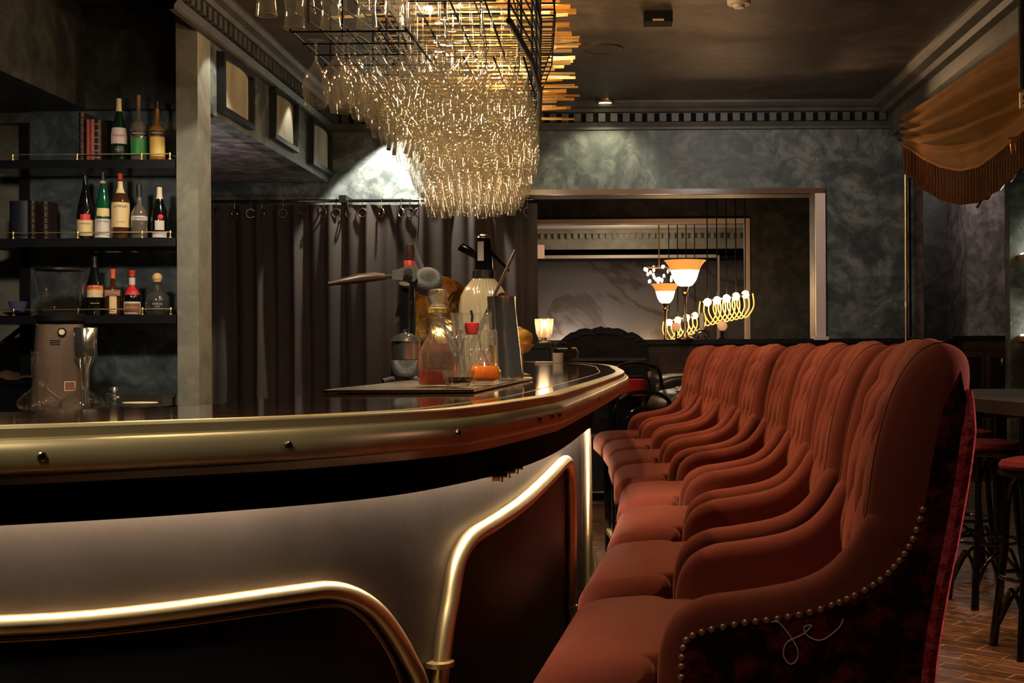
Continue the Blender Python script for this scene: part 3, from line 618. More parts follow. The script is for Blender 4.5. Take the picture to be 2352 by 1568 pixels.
# wine decanters
def decanter(px, ytop, label, w_px=98):
    p = at(px, 941, 7.25); R = w_px/2/F*7.3; h = at(px, ytop, 7.3).z-ZK
    t = thing('wine_decanter', label, 'decanter', (p.x, 7.25, ZK), 0, 'glass decanters on the back counter')
    P = [(0, .01), (.55, 0), (.85, .02), (1, .10), (.93, .19), (.65, .29), (.38, .37), (.24, .46), (.19, .58), (.22, .72), (.30, .88), (.36, 1.0)]
    Q = smoothpts([(a, b, 0) for a, b in P], 3); MB().lathe([(q.x*R, q.y*h) for q in Q], seg=32).build('bowl', 'glass_clear', t)
    MB().tube([(.36*R*cos(a*pi/12), .36*R*sin(a*pi/12), h) for a in range(24)], .003, 6, True).build('rim', 'glass_clear', t)
decanter(91, 808, 'wide based glass decanter at the left, in front of the grinder'); decanter(188, 822, 'wide based glass decanter next to the steel tray')
# coffee grinder
p = at(134, 930, 7.5); gY = 7.53; zt = at(134, 745, gY).z; t = thing('coffee_grinder', 'tall brushed metal coffee grinder with clear bean hopper', 'coffee grinder', (p.x, gY, ZK), .30); hb = zt-ZK
def sec(v): w_ = .160-.035*v; return w_
def gb(u, v):
    w_ = sec(v); a = 2*pi*u; c, s_ = cos(a), sin(a); n = .45
    return (w_*abs(c)**n*(1 if c > 0 else -1), .095*abs(s_)**n*(1 if s_ > 0 else -1), hb*v)
mb = MB(); mb.grid(gb, 40, 8); mb.box(-.12, .12, -.08, .08, hb-.004, hb); mb.build('housing', 'grinder_metal' if 'grinder_metal' in MATS else 'steel_dark', t)
mat('grinder_metal', (.38, .25, .18), .3, .75); t.children[0].data.materials[0] = MATS['grinder_metal']
mb = MB(); mb.M = Matrix.Translation((.02, -.098, hb-.045)) @ Matrix.Rotation(pi/2, 4, 'X'); mb.cyl((0, 0, 0), .024, .014, 20); d_ = mb.build('dial', 'black_metal', t)
mb = MB(); mb.M = Matrix.Translation((.02, -.112, hb-.045)) @ Matrix.Rotation(pi/2, 4, 'X'); mb.cyl((0, 0, 0), .016, .004, 20); mb.build('dial_face', 'cream', d_)
for k in range(3): MB().box(-.045, .01, -.098, -.0935, hb-.095-k*.011, hb-.091-k*.011).build('vent_slot', 'black_metal', t, False)
MB().box(.03, .09, -.099, -.096, .10, .155).build('rating_plate', 'cream', t, False)
MB().box(.034, .086, -.1, -.0985, .105, .15).build('plate_print', 'label_brown', t, False)
MB().lathe([(.10, hb), (.13, hb+.02), (.13, hb+.05), (.09, hb+.07)], seg=28).build('collar', 'black_metal', t)
zh_ = at(134, 700, gY).z-ZK; zh2 = at(134, 620, gY).z-ZK
MB().lathe([(.085, hb+.06), (.09, zh_-.04), (.115, zh_), (.140, zh2)], seg=32).build('hopper', 'glass_clear', t)
MB().lathe([(.0, zh2+.014), (.12, zh2+.014), (.143, zh2+.006), (.143, zh2-.004), (.13, zh2-.004)], seg=32).build('lid', 'frame_black', t)
gp = t; p = at(197, 930, 7.45); za, zb_ = at(197, 752, 7.45).z-ZK, at(197, 850, 7.45).z-ZK
MB().lathe([(.062, za), (.066, za-.005), (.064, zb_+.09), (.06, zb_+.075), (.025, zb_+.01), (.014, 0), (0, 0)], seg=28).build('doser_funnel', 'steel', gp, loc=Matrix.Rotation(-.30, 3, 'Z') @ Vector((p.x-gp.location.x, 7.45-gY, 0)))
# clutter at the far left of the counter
p = at(25, 930, 7.7); t = thing('black_crate', 'dark crate at the left end of the back counter', 'crate', (p.x-.05, 7.75, ZK))
mb = MB(); mb.box(-.2, .16, -.1, .1, 0, .16); mb.box(-.21, .17, -.11, .11, .13, .15); mb.build('crate_body', 'void_black', t, False)
t = thing('folded_cap', 'brown folded cloth lying on the dark crate', 'cloth', (p.x-.05, 7.75, ZK+.16)); mat('cloth_brown', (.09, .04, .02), .8)
MB().grid(lambda u, v: (-.17+.31*u, -.08+.16*v, .045*sin(pi*u)**.5*sin(pi*v)**.5+.012*sin(u*14)), 20, 10).build('cloth', 'cloth_brown', t)
MB().tube([at(-30, 815, 7.9), at(52, 752, 7.9)], .016, 6).build('wall_strut', 'frame_black'); tag(bpy.data.objects['wall_strut'], 'slanted dark wooden strut left of the grinder', 'strut')
# ================================================================ BAR
ZB = 1.125; ZE = 1.056
edge = [onZ(*q, ZB) for q in ((-260, 990), (0, 985), (400, 972), (700, 961), (950, 948), (1100, 936), (1250, 914), (1300, 903), (1400, 870), (1434, 855))]
edge += [Vector((.045, 6.0, ZB)), Vector((.015, 7.0, ZB)), Vector((-.10, 8.0, ZB)), Vector((-.36, 9.0, ZB)), Vector((-.75, 9.75, ZB))]
edge = [Vector((q.x, q.y, 0)) for q in edge]
# tidy: even smooth curve
for _ in range(2):
    e2 = edge[:]
    for i in range(1, len(edge)-1): e2[i] = edge[i]*.6+(edge[i-1]+edge[i+1])*.2
edge = [Vector((-1.6, edge[0].y-.05, 0))]+edge
edge = smoothpts(edge, 8)
def normals(P):
    out = []
    for i in range(len(P)):
        t = P[min(i+1, len(P)-1)]-P[max(i-1, 0)]; out.append(Vector((t.y, -t.x, 0)).normalized())     # outward = right of travel
    return out
EN = normals(edge)
inner = [onZ(*q, ZB) for q in ((-300, 950), (0, 945), (300, 936), (475, 928), (600, 914), (750, 903))]
inner = [Vector((-1.65, inner[0].y, 0))]+[Vector((q.x, q.y, 0)) for q in inner]+[Vector((-.60, 3.6, 0)), Vector((-.57, 5, 0)), Vector((-.6, 6.5, 0)), Vector((-.72, 7.8, 0)), Vector((-.95, 8.7, 0)), Vector((-1.3, 9.3, 0))]
inner = smoothpts(inner, 6)
bar = thing('bar_counter', 'curved cocktail bar with polished wood top, brass edge and lit brass arches', 'bar counter', (0, 0, 0))
# top
poly = [e-n*.012 for e, n in zip(edge, EN)]+[Vector((-1.25, 9.9, 0))]+list(reversed(inner))
mb = MB(); mb.slab([(q.x, q.y, ZB-.035) for q in poly], (0, 0, .034)); bt = mb.build('bar_top', 'bar_wood', bar, False)
# inlaid line in the top and the inner brass lip
MB().tube([(q.x, q.y, ZB-.006) for q in inner], .004, 6).build('inner_lip', 'void_black', bar)
MB().tube([(e.x-n.x*.10, e.y-n.y*.10, ZB-.0035) for e, n in zip(edge, EN)], .0035, 6).build('inlay_line', 'brass', bar)
# moulded brass edge: flat lip, rounded nose, lower lip
prof = [(-.035, ZB+.002), (-.002, ZB+.002), (0, ZB), (0, ZB-.0115), (.004, ZB-.013)]
for k in range(9): a = pi/2-pi*k/8; prof.append((.004+.014*cos(a), ZB-.0345+.0215*sin(a)))
prof += [(.001, ZE+.0125), (.001, ZE), (-.05, ZE)]
def sweep(P, N, prof, name, m, parent, auto=30):
    mb = MB(); n = len(prof); vs = [(p.x+q.x*o, p.y+q.y*o, z) for p, q in zip(P, N) for (o, z) in prof]
    mb.add(vs, [(i*n+k, i*n+k+1, (i+1)*n+k+1, (i+1)*n+k) for i in range(len(P)-1) for k in range(n-1)])
    return mb.build(name, m, parent, True, auto=auto)
sweep(edge, EN, prof, 'brass_edge', 'brass_edge', bar)
# bolts
def on_curve(C, px, py):
    a, b = ray(px, py)
    for i in range(len(C)-1):
        p, q = C[i], C[i+1]; d = q-p      # a*Y = p.x + t d.x ; Y = p.y + t d.y
        den = d.x-a*d.y
        if abs(den) < 1e-9: continue
        t = (a*p.y-p.x)/den
        if 0 <= t <= 1:
            Y = p.y+t*d.y; nn = Vector((d.y, -d.x, 0)).normalized(); return Vector((a*Y, Y, CH+b*Y)), nn
    return None, None
Enose = [e+n*.018 for e, n in zip(edge, EN)]
for (px, py) in ((97, 1051), (663, 1028), (1052, 999), (1240, 971), (1268, 962), (1284, 955), (1375, 925)):
    p, n_ = on_curve(Enose, px, py)
    if p is None: continue
    mb = MB(); mb.M = Matrix.Translation((p.x, p.y, ZB-.0345)) @ n_.to_track_quat('Z', 'Y').to_matrix().to_4x4()
    mb.lathe([(.0062, -.002), (.0062, .0012), (.0045, .0035), (.0028, .0035), (.0026, .001), (0, .001)], seg=16); mb.build('edge_bolt', 'bolt_steel', bar)
# body panels
pan = [onZ(*q, .99) for q in ((-260, 1222), (0, 1210), (400, 1186), (800, 1152), (1000, 1120), (1150, 1082), (1250, 1040), (1320, 992), (1338, 980))]
pan = [Vector((q.x, q.y, 0)) for q in pan]
pan = [Vector((-1.7, pan[0].y-.03, 0))]+pan+[Vector((-.098, 4.7, 0)), Vector((-.122, 5.6, 0)), Vector((-.155, 6.6, 0)), Vector((-.26, 7.6, 0)), Vector((-.47, 8.5, 0)), Vector((-.80, 9.3, 0))]
pan = smoothpts(pan, 8); PN = normals(pan)
sweep(pan, PN, [(0, 0), (0, 1.05)], 'front_panel', 'bronze_panel', bar)
sweep(pan, PN, [(.002, 1.051), (.030, 1.051), (.030, .996), (.034, .996), (.034, ZE), (-.02, ZE)], 'fascia', 'void_black', bar)
mb = MB(); mb.slab([(p.x, p.y, ZE-.004) for p in pan]+[(e.x, e.y, ZE-.004) for e in reversed(edge)], (0, 0, .006)); mb.build('underside', 'void_black', bar, False)
sweep(inner, normals(inner), [(0, ZB-.03), (.02, 0)], 'rear_panel', 'void_black', bar)
S_led = [p+n*.016 for p, n in zip(pan, PN) if p.y < 8.5]
MB().tube([(q.x, q.y, 1.043) for q in S_led], .0055, 6).build('led_strip', 'led_white', bar)
# brass arches lit from the strip above
Ptube = [p+n*.016 for p, n in zip(pan, PN)]
def arch(pxs, name, rad=.0125, led=None, m='brass', off=0):
    C = [p+n*(.014+off) for p, n in zip(pan, PN)]; pts = []
    for q in pxs:
        if len(q) == 3: pts.append(Vector(q)); continue
        p, n_ = on_curve(C, *q)
        if p is not None: pts.append(p)
    pts = smoothpts(pts, 6); return MB().tube(pts, rad, 12).build(name, m, bar), pts
A = [(-300, 1436), (-120, 1438), (0, 1436), (200, 1424), (400, 1402), (600, 1374), (700, 1360), (752, 1355), (795, 1362), (838, 1382), (876, 1414), (914, 1468), (943, 1522), (964, 1568), (990, 1680), (1000, 1900)]
def inset(pts, name, m):
    mb = MB(); n = len(pts); vs = []; C = []
    for p in pts:
        k = min(range(len(pan)), key=lambda i: (pan[i].x-p.x)**2+(pan[i].y-p.y)**2); q = p-PN[k]*.0105; vs += [(q.x, q.y, 0), (q.x, q.y, max(.001, q.z))]
    mb.add(vs, [(2*i, 2*i+1, 2*i+3, 2*i+2) for i in range(n-1)]); return mb.build(name, m, bar)
_, pa = arch(A, 'arch_tube', .0140); inset(pa, 'dark_inset', 'arch_black')
arch([(a-2, b+34) for a, b in A[:8]]+[(792, 1392), (826, 1412), (856, 1444), (890, 1496), (912, 1545), (925, 1600), (934, 1700)], 'arch_inner_tube', .004, m='brass_dark', off=-.012)
B1 = [(998, 1900), (1004, 1640), (1014, 1520), (1024, 1440), (1035, 1378), (1047, 1304), (1063, 1262), (1088, 1230), (1134, 1201), (1202, 1153), (1262, 1096), (1292, 1064)]
_, pb = arch(B1+[(1303, 1062), (1309, 1090), (1311, 1180), (1311, 1392), (1311, 1700)], 'arch_tube', .0150)
inset(pb[14:], 'dark_inset', 'arch_dark')
def cap(px, py, r=.017, h=.006):
    p, n_ = on_curve(Ptube, px, py)
    if p is None: return
    MB().cyl((p.x, p.y, p.z-h/2), r, h, 16).build('tube_cap', 'brass', bar)
cap(1010, 1524, .024, .008); cap(1311, 1392)
# second and third pair of arches further along (leg, rise)
def archZ(ya, yb, ztop=.93, lit=True):
    C = pan; 
    def pt(y, z, off=.014):
        for i in range(len(C)-1):
            if C[i].y <= y <= C[i+1].y:
                t = (y-C[i].y)/(C[i+1].y-C[i].y); p = C[i]+(C[i+1]-C[i])*t; n_ = PN[i]; return Vector((p.x+n_.x*off, p.y+n_.y*off, z))
    w_ = yb-ya; P = [pt(ya, 0), pt(ya, .5), pt(ya+.01, .70), pt(ya+.10*w_, .80), pt(ya+.45*w_, ztop-.04), pt(yb-.12*w_, ztop), pt(yb-.01, ztop-.05), pt(yb, .5), pt(yb, .0)]
    P = [q for q in P if q is not None]; S = smoothpts(P, 6); MB().tube(S, .0125, 10).build('arch_tube', 'brass', bar)
    if lit: S2 = [q+Vector((.012, -.004, .008)) for q in S[8:42]]; MB().tube(S2, .006, 8).build('led_strip', 'led_white', bar)
archZ(3.85, 4.75, .95, False); archZ(4.85, 5.9, .95, False); archZ(6.0, 7.1, .95, False)
# row of round dials under the edge
for i, (px, py) in enumerate(((1146, 1091), (1163, 1082), (1182, 1073))):
    p, n_ = on_curve([e-n*.03 for e, n in zip(edge, EN)], px, py); t_ = Vector((-n_.y, n_.x, 0))
    mb = MB(); mb.M = Matrix.Translation((p.x, p.y, p.z)) @ Vector((1, .12, 0)).to_track_quat('Z', 'Y').to_matrix().to_4x4()
    mb.cyl((0, 0, -.035), .0045, .05, 12); mb.cyl((0, 0, -.012), .011, .014, 18); mb.cyl((0, 0, .004), .0125, .003, 18); mb.build('bag_hook', 'brass_dark', bar)
# foot rail
fr = [p+n*.06 for p, n in zip(pan, PN) if p.y > 2.2]
fr_ = MB().tube([(q.x, q.y, .17) for q in fr], .02, 12).build('foot_rail', 'brass', bar); t = fr_
for k in range(6, len(fr)-2, 9):
    q = fr[k]; mb = MB(); mb.tube([(q.x, q.y, .0), (q.x, q.y, .17)], .014, 10); mb.cyl((q.x, q.y, 0), .03, .008, 16); mb.tube([(q.x, q.y, .17), (q.x-.10, q.y, .17)], .010, 8); mb.build('bracket', 'brass', t)
# ================================================================ CHAIRS
def cr(pts, n=5): return [(q.x, q.y) for q in smoothpts([(a, b, 0) for a, b in pts], n, True)]
arm_prof = cr([(.07, .64), (.064, .72), (.068, .79), (.088, .835), (.13, .860), (.19, .870), (.26, .884), (.305, .905), (.338, .940), (.366, .985), (.40, 1.005), (.435, .985), (.452, .91), (.44, .78), (.43, .66), (.40, .635), (.24, .632), (.10, .632)])
wing_prof = cr([(.352, .935), (.362, .99), (.372, 1.06), (.388, 1.125), (.408, 1.175), (.436, 1.212), (.468, 1.226), (.497, 1.214), (.508, 1.185), (.503, 1.13), (.488, 1.04), (.468, .95), (.43, .90), (.385, .905)])
seat_prof = cr([(.0, .65), (-.01, .70), (.0, .755), (.03, .768), (.1, .772), (.25, .771), (.36, .765), (.38, .72), (.37, .65), (.2, .642), (.0, .642)])
front_prof = cr([(-.112, .654), (-.126, .69), (-.120, .73), (-.088, .757), (-.02, .767), (.03, .768), (.056, .755), (.062, .71), (.055, .655), (.0, .642)])
bp_ = smoothpts([(.392, .75, 0), (.384, .82, 0), (.388, .90, 0), (.398, .98, 0), (.412, 1.06, 0), (.430, 1.12, 0), (.442, 1.155, 0), (.443, 1.185, 0), (.456, 1.213, 0), (.478, 1.222, 0), (.500, 1.205, 0)], 8)
S_ = [0]
for i in range(1, len(bp_)): S_.append(S_[-1]+(bp_[i]-bp_[i-1]).length)
Lb = S_[-1]
def backpt(s):
    i = 0
    while i < len(S_)-2 and S_[i+1] < s: i += 1
    t = (s-S_[i])/max(1e-9, S_[i+1]-S_[i]); p = bp_[i].lerp(bp_[i+1], t); d = (bp_[i+1]-bp_[i]).normalized(); return p, Vector((-d.y, d.x, 0))
def sz(z):
    best = min(range(len(bp_)), key=lambda i: abs(bp_[i].y-z)+(10 if i > len(bp_)-14 and z < 1.2 else 0)); return S_[best]
R1, R2, R3 = sz(1.13), sz(1.02), sz(.91)
R4 = sz(.80)
A_ = [(-.14, R1), (0, R1), (.14, R1)]; B_ = [(-.21, R2), (-.07, R2), (.07, R2), (.21, R2)]; C_ = [(-.14, R3), (0, R3), (.14, R3)]; D_ = [(-.21, R4), (-.07, R4), (.07, R4), (.21, R4)]
segs = []
for a in A_: segs.append((a, (a[0]*1.1, Lb)))
for a in A_:
    for b in B_:
        if abs(a[0]-b[0]) < .08: segs.append((a, b))
for a in C_:
    for b in B_+D_:
        if abs(a[0]-b[0]) < .08: segs.append((a, b))
BUT = A_+B_+C_
def tuft(y, s):
    d = 9
    for (a, b) in segs:
        vx, vy = b[0]-a[0], b[1]-a[1]; t = max(0, min(1, ((y-a[0])*vx+(s-a[1])*vy)/(vx*vx+vy*vy))); q = sqrt((y-a[0]-t*vx)**2+(s-a[1]-t*vy)**2); d = min(d, q)
    db = min(sqrt((y-b[0])**2+(s-b[1])**2) for b in BUT)
    return .030*exp(-d/.016)+.016*exp(-(db/.02)**2)
def tb_(u, v):
    y = -.225+.45*u; s = Lb*v; p, n_ = backpt(s)
    h = .036-.026*max(0, min(1, (v-.72)/.16))-tuft(y, s)*(1-.5*max(0, min(1, (v-.85)/.12))); e = min(u, 1-u); h -= .03*exp(-e/.035)
    return (p.x+n_.x*h, y, p.y+n_.y*h)
nail_line = [(.100, .66), (.100, .75), (.104, .80), (.122, .817), (.18, .832), (.24, .841), (.30, .856), (.36, .884), (.396, .914), (.422, .953), (.438, 1.003), (.452, 1.08), (.463, 1.13), (.478, 1.165)]
out_poly = [(q.x, q.y) for q in smoothpts([(a, b, 0) for a, b in nail_line], 5)]+[(.488, 1.185), (.494, 1.15), (.492, 1.12), (.482, 1.04), (.468, .95), (.455, .88), (.442, .78), (.435, .66)]
def chair_parts(t, nails_single):
    MB().pillow(seat_prof, -.214, .214, .012).pillow(front_prof, -.288, .288, .05, 6).build('seat', 'velvet_rust', t, auto=60)
    mb = MB(); mb.grid(tb_, 90, 110); mb.build('tufted_back', 'velvet_rust', t, auto=75)
    mb = MB()
    for (y, s) in BUT:
        p, n_ = backpt(s); q = .036-.046+.003; mb.ball((p.x+n_.x*q, y, p.y+n_.y*q), .008, 8, 6)
    bo = mb.build('button_row', 'velvet_rust', t)
    for sgn in (-1, 1):
        a, b = (-.286, -.208) if sgn < 0 else (.208, .286)
        sp = MB().pillow(arm_prof, a, b, .03, 6, 0, [(.115, .69), (.12, .80), (.20, .81), (.30, .83), (.39, .92), (.39, .70)], .5).build('armrest', 'velvet_rust', t, auto=60)
        a, b = (-.290, -.200) if sgn < 0 else (.200, .290)
        MB().pillow(wing_prof, a, b, .050, 9, 0, [(.42, .975), (.435, 1.05), (.452, 1.16)], .85).build('back_wing', 'velvet_rust', t, auto=60)
        y0 = .2868*sgn; th = .005*sgn
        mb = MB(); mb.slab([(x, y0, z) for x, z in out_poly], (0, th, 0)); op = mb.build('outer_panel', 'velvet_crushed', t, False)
        L_ = smoothpts([(x, 0, z) for x, z in nail_line if z < 1.05], 12); pos = [L_[0]]; acc = 0
        for i in range(1, len(L_)):
            acc += (L_[i]-L_[i-1]).length
            if acc >= .0112: pos.append(L_[i]); acc = 0
        if sgn < 0 and nails_single:
            n0 = None
            for q in pos:
                if n0 is None: n0 = MB().ball((0, 0, 0), .0052, 10, 6, (1, .6, 1)).build('nailhead', 'nail_brass', op); n_ = n0
                else: n_ = n0.copy(); COL.objects.link(n_); n_.parent = op
                n_.location = (q.x, y0+th, q.z)
        else:
            mb = MB()
            for q in pos: mb.ball((q.x, y0+th, q.z), .0052, 6, 4, (1, .6, 1))
            mb.build('nail_trim', 'nail_brass', op)
    # rear cover
    BK = smoothpts([(.435, .64, 0), (.446, .78, 0), (.462, .88, 0), (.476, .95, 0), (.492, 1.04, 0), (.501, 1.11, 0), (.503, 1.16, 0)], 5)
    mb = MB(); mb.grid(lambda u, v: (interp([0, 1], [0, 0], 0)+BK[int(v*(len(BK)-1))].x+.012*sin(pi*u)**.4, -.288+.576*u, BK[int(v*(len(BK)-1))].y), 16, len(BK)-1)
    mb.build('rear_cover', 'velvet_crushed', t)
    PR_ = [.013]*(len(BK)-6)+[.012, .0105, .009, .0075, .006, .004]
    MB().tube([(q.x-.003, -.283, q.y) for q in BK], PR_, 8).build('rim_edge_roll', 'velvet_rim_lit', t); MB().tube([(q.x-.003, .283, q.y) for q in BK], PR_, 8).build('rim_edge_roll', 'velvet_rim_lit', t)  # added rolls along the rear edges that carry the painted rim light
    MB().box(-.06, .41, -.24, .24, .60, .645).build('seat_frame', 'void_black', t, False)
    for (x, y) in ((-.05, -.22), (-.05, .22), (.40, -.22), (.40, .22)):
        dx = .03 if x > 0 else -.0
        mb = MB(); a = .021; b = .014
        mb.add([(x-a, y-a, .62), (x+a, y-a, .62), (x+a, y+a, .62), (x-a, y+a, .62), (x+dx-b, y-b, 0), (x+dx+b, y-b, 0), (x+dx+b, y+b, 0), (x+dx-b, y+b, 0)], [(0,1,2,3),(4,5,6,7),(0,1,5,4),(1,2,6,5),(2,3,7,6),(3,0,4,7)])
        mb.build('leg', 'black_gloss', t, False)
    MB().box(-.062, -.038, -.21, .21, .21, .235).build('foot_bar', 'brass', t, False)
    for y in (-.22, .22): MB().box(-.04, .42, y-.01, y+.01, .26, .285).build('stretcher', 'black_gloss', t, False)
chairs = []
cxs = [.028, .081, .130, .152, .14, .125, .105, .055]; sl = [.10, .09, .06, .03, 0, -.03, -.06, -.09]
order = ['nearest the camera, its nailed side in full view', 'second from the camera', 'third from the camera', 'fourth from the camera', 'fourth from the far end', 'third from the far end', 'second from the far end', 'farthest from the camera']
c1 = thing('bar_chair', 'rust velvet tufted bar chair '+order[0], 'chair', (cxs[0], 2.14, 0), -sl[0], 'velvet chairs along the bar'); chair_parts(c1, True)
c2 = thing('bar_chair', 'rust velvet tufted bar chair '+order[1], 'chair', (cxs[1], 2.83, 0), -sl[1], 'velvet chairs along the bar'); chair_parts(c2, False)
for k in range(2, 8):
    c = dup(c2); c.location = (cxs[k], 2.09+.7*k+.45*sl[k], 0); c.rotation_euler = (0, 0, -sl[k]); c['label'] = 'rust velvet tufted bar chair '+order[k]
# loose thread on the near chair
t = bpy.data.objects.new('x', None)
pts = [(.226, .836), (.236, .836), (.25, .82), (.262, .80), (.262, .785), (.252, .778), (.243, .79), (.248, .808), (.27, .82), (.282, .832), (.272, .83), (.276, .818), (.295, .812), (.318, .828), (.326, .842)]
MB().tube(smoothpts([(x, -.2945, z) for x, z in pts], 6), .0009, 5).build('loose_thread', 'fluff_thread', c1)
# ================================================================ GLASS RACK
RY = [4.4, 4.8, 5.5, 6.5, 8.3]; RL = [-.965, -.86, -.86, -.92, -1.10]; RR = [-.40, -.36, -.36, -.42, -.65]
def rl(y): return interp(RY, RL, y)
def rr_(y): return interp(RY, RR, y)
ZR = 2.05
rack = thing('glass_rack', 'long black wire rack hanging from the ceiling above the bar full of glasses', 'glass rack', (0, 0, 0))
def gridlayer(z, ya, yb, dx0, dx1, step, name, r=.0035):
    mb = MB(); y = ya
    while y < yb:
        a, b = rl(y)+dx0, rr_(y)+dx1; mb.tube([(a, y, z), (b, y, z)], r, 5); y += step
    for f in (0, .2, .4, .6, .8, 1): mb.tube([((rl(yy)+dx0)*(1-f)+(rr_(yy)+dx1)*f, yy, z+.006) for yy in (ya, 4.8, 5.5, 6.5, 7.4, yb)], r*1.1, 5)
    mb.build(name, 'black_metal', rack)
gridlayer(2.285, 5.4, 8.35, -.0, .05, .12, 'lower_grid')
mb = MB()
for k in range(7): mb.tube([(-1.04, 4.28+.17*k, 2.262), (-.66, 4.28+.17*k, 2.262)], .0035, 5)
for x in (-1.04, -.94, -.85, -.75, -.66): mb.tube([(x, 4.28, 2.268), (x+.03, 5.4, 2.268)], .004, 5)
for x in (-.66, -.54, -.42): mb.tube([(x, 4.28, 2.41), (x, 5.4, 2.41)], .004, 5)
for k in range(7): mb.tube([(-.68, 4.28+.17*k, 2.405), (-.38, 4.28+.17*k, 2.405)], .0035, 5)
for x, y in ((-1.04, 4.9), (-.66, 5.3)): mb.tube([(x, y, 2.26), (x, y, 2.7)], .004, 5)
mb.build('end_grid', 'black_metal', rack)
gridlayer(2.62, 4.3, 8.98, -.16, .14, .10, 'upper_grid')
gridlayer(2.70, 4.3, 8.98, -.16, .14, .10, 'upper_grid')
ys_ = [4.3+.3*k for k in range(15)]
for sgn, name in ((0, 'side_frame'), (1, 'side_frame')):
    mb = MB(); X = (lambda y: rl(y)-.02) if sgn == 0 else (lambda y: rr_(y)+.075)
    for z, r in ((2.30, .011 if sgn else .003), (2.36, .004), (2.42, .004), (2.48, .004), (2.54, .004), (2.60, .011), (2.72, .009)): mb.tube([(X(y), y, z) for y in ys_], r, 6)
    for y in ys_: mb.tube([(X(y), y, 2.30), (X(y), y, 2.72)], .005, 5)
    if sgn: 
        vs = [(X(y)+.004, y, z) for y in ys_ for z in (2.575, 2.61)]; mb.add(vs, [(2*i, 2*i+1, 2*i+3, 2*i+2) for i in range(len(ys_)-1)])
    mb.build(name, 'black_metal', rack)
for (x, y) in ((-.6, 4.7), (-.6, 6.2), (-.85, 8.2)): MB().tube([(x, y, 2.7), (x, y, H)], .008, 8).build('hanger_rod', 'black_metal', rack)
for z in (2.83,):
    for y in (4.7, 5.5, 6.3, 7.1, 7.9, 8.6): MB().ball((-.62-.04*(y-5), y, z+.03), .016, 10, 8).build('bulb', 'bulb_warm', rack)
# crystal rods laid across the rack
g0 = {}
for i in range(120):
    y = 4.55+4.35*(i/119)+random.uniform(-.02, .02); m = random.choice(['rod_gold', 'rod_gold', 'rod_pale', 'rod_orange' if y < 6.2 else 'rod_pale'])
    L_ = random.choice([.5, .62, .74]); r = random.choice([.007, .010, .014])
    key = (m, L_, r)
    if key not in g0: o = MB().lathe([(0, 0), (r, 0), (r, L_), (0, L_)], seg=10).build('crystal_rod', m); g0[key] = o
    else: o = g0[key].copy(); COL.objects.link(o)
    xr = random.choice([-.17, -.2, -.25, -.3])+random.uniform(-.03, .03)-.03*max(0, y-7)
    if i % 3 == 2: xr -= .28
    o.location = (xr-L_, y, random.uniform(2.725, 2.91)); o.rotation_euler = (random.uniform(-.02, .02), pi/2+random.uniform(-.05, .03), random.uniform(-.05, .05))
    tag(o, 'glowing amber crystal rod sticking out of the side of the glass rack', 'crystal rod', 'glowing rods through the rack')
# stemmed glasses, rim down
def wine_glass(h, R, seg=20):
    P = [(.36*R/.046, h), (.0, h-.002)]
    Q = smoothpts([(.74*R, .0, 0), (.84*R, .02, 0), (R, .055, 0), (.97*R, .085, 0), (.72*R, .115, 0), (.30*R, .140, 0), (.085*R, .158, 0), (.075*R, .18, 0), (.085*R, h-.01, 0), (.25*R, h-.003, 0), (.70*R, h, 0)], 3)
    mb = MB(); mb.lathe([(q.x, q.y*1.0) for q in Q], seg=seg); mb.tube([(.74*R*cos(a*pi/8), .74*R*sin(a*pi/8), 0) for a in range(16)], .0012, 5, True); return mb
wa = wine_glass(.225, .046).build('wine_glass', 'glass_thin')
wb = wine_glass(.235, .040).build('wine_glass', 'glass_thin')
Qf = smoothpts([(.024, 0, 0), (.029, .04, 0), (.031, .08, 0), (.026, .12, 0), (.010, .16, 0), (.004, .175, 0), (.004, .215, 0), (.03, .225, 0)], 3)
wc = MB().lathe([(q.x, q.y) for q in Qf], seg=16).build('champagne_glass', 'glass_thin')
wd = wine_glass(.345, .050).build('wine_glass', 'glass_thin')
first = {}; n_ = 0
for i in range(46):
    y = 4.42+i*.085; a, b = rl(y), rr_(y); n = 6
    for j in range(n):
        x = a+(b-a)*(j+(.25 if i % 2 else -.25))/(n-1)+random.uniform(-.003, .003)
        src = random.choice([wa, wa, wb]) if i < 38 else random.choice([wb, wc])
        big = i < 12 and x > -.74 and y < 5.4
        if big: src = wd
        if n_ >= 276: break
        o = src if id(src) not in first else src.copy()
        if id(src) in first: COL.objects.link(o)
        first[id(src)] = 1
        o.location = (x, y, ZR+random.uniform(-.012, .012)+(.03 if big else .0)); o.rotation_euler = (0, 0, random.uniform(0, 3)); n_ += 1
        nm = 'stemmed wine glass' if src is not wc else 'slim champagne glass'
        tag(o, nm+' hanging rim down in the dense rows under the rack', 'glass', 'stemmed glasses hanging in the rack' if src is not wc else 'champagne glasses hanging in the rack')
# the two glasses at the near left corner stand apart
for (px, lab) in ((772, 'leftmost wine glass hanging rim down at the near end of the rack'), (815, 'second wine glass from the left at the near end of the rack')):
    o = wa.copy(); COL.objects.link(o); Y = 4.32 if px < 800 else 4.5; p = at(px, 235 if px < 800 else 228, Y); o.location = (p.x, Y, p.z); o.scale = (1, 1, 1); tag(o, lab, 'glass')
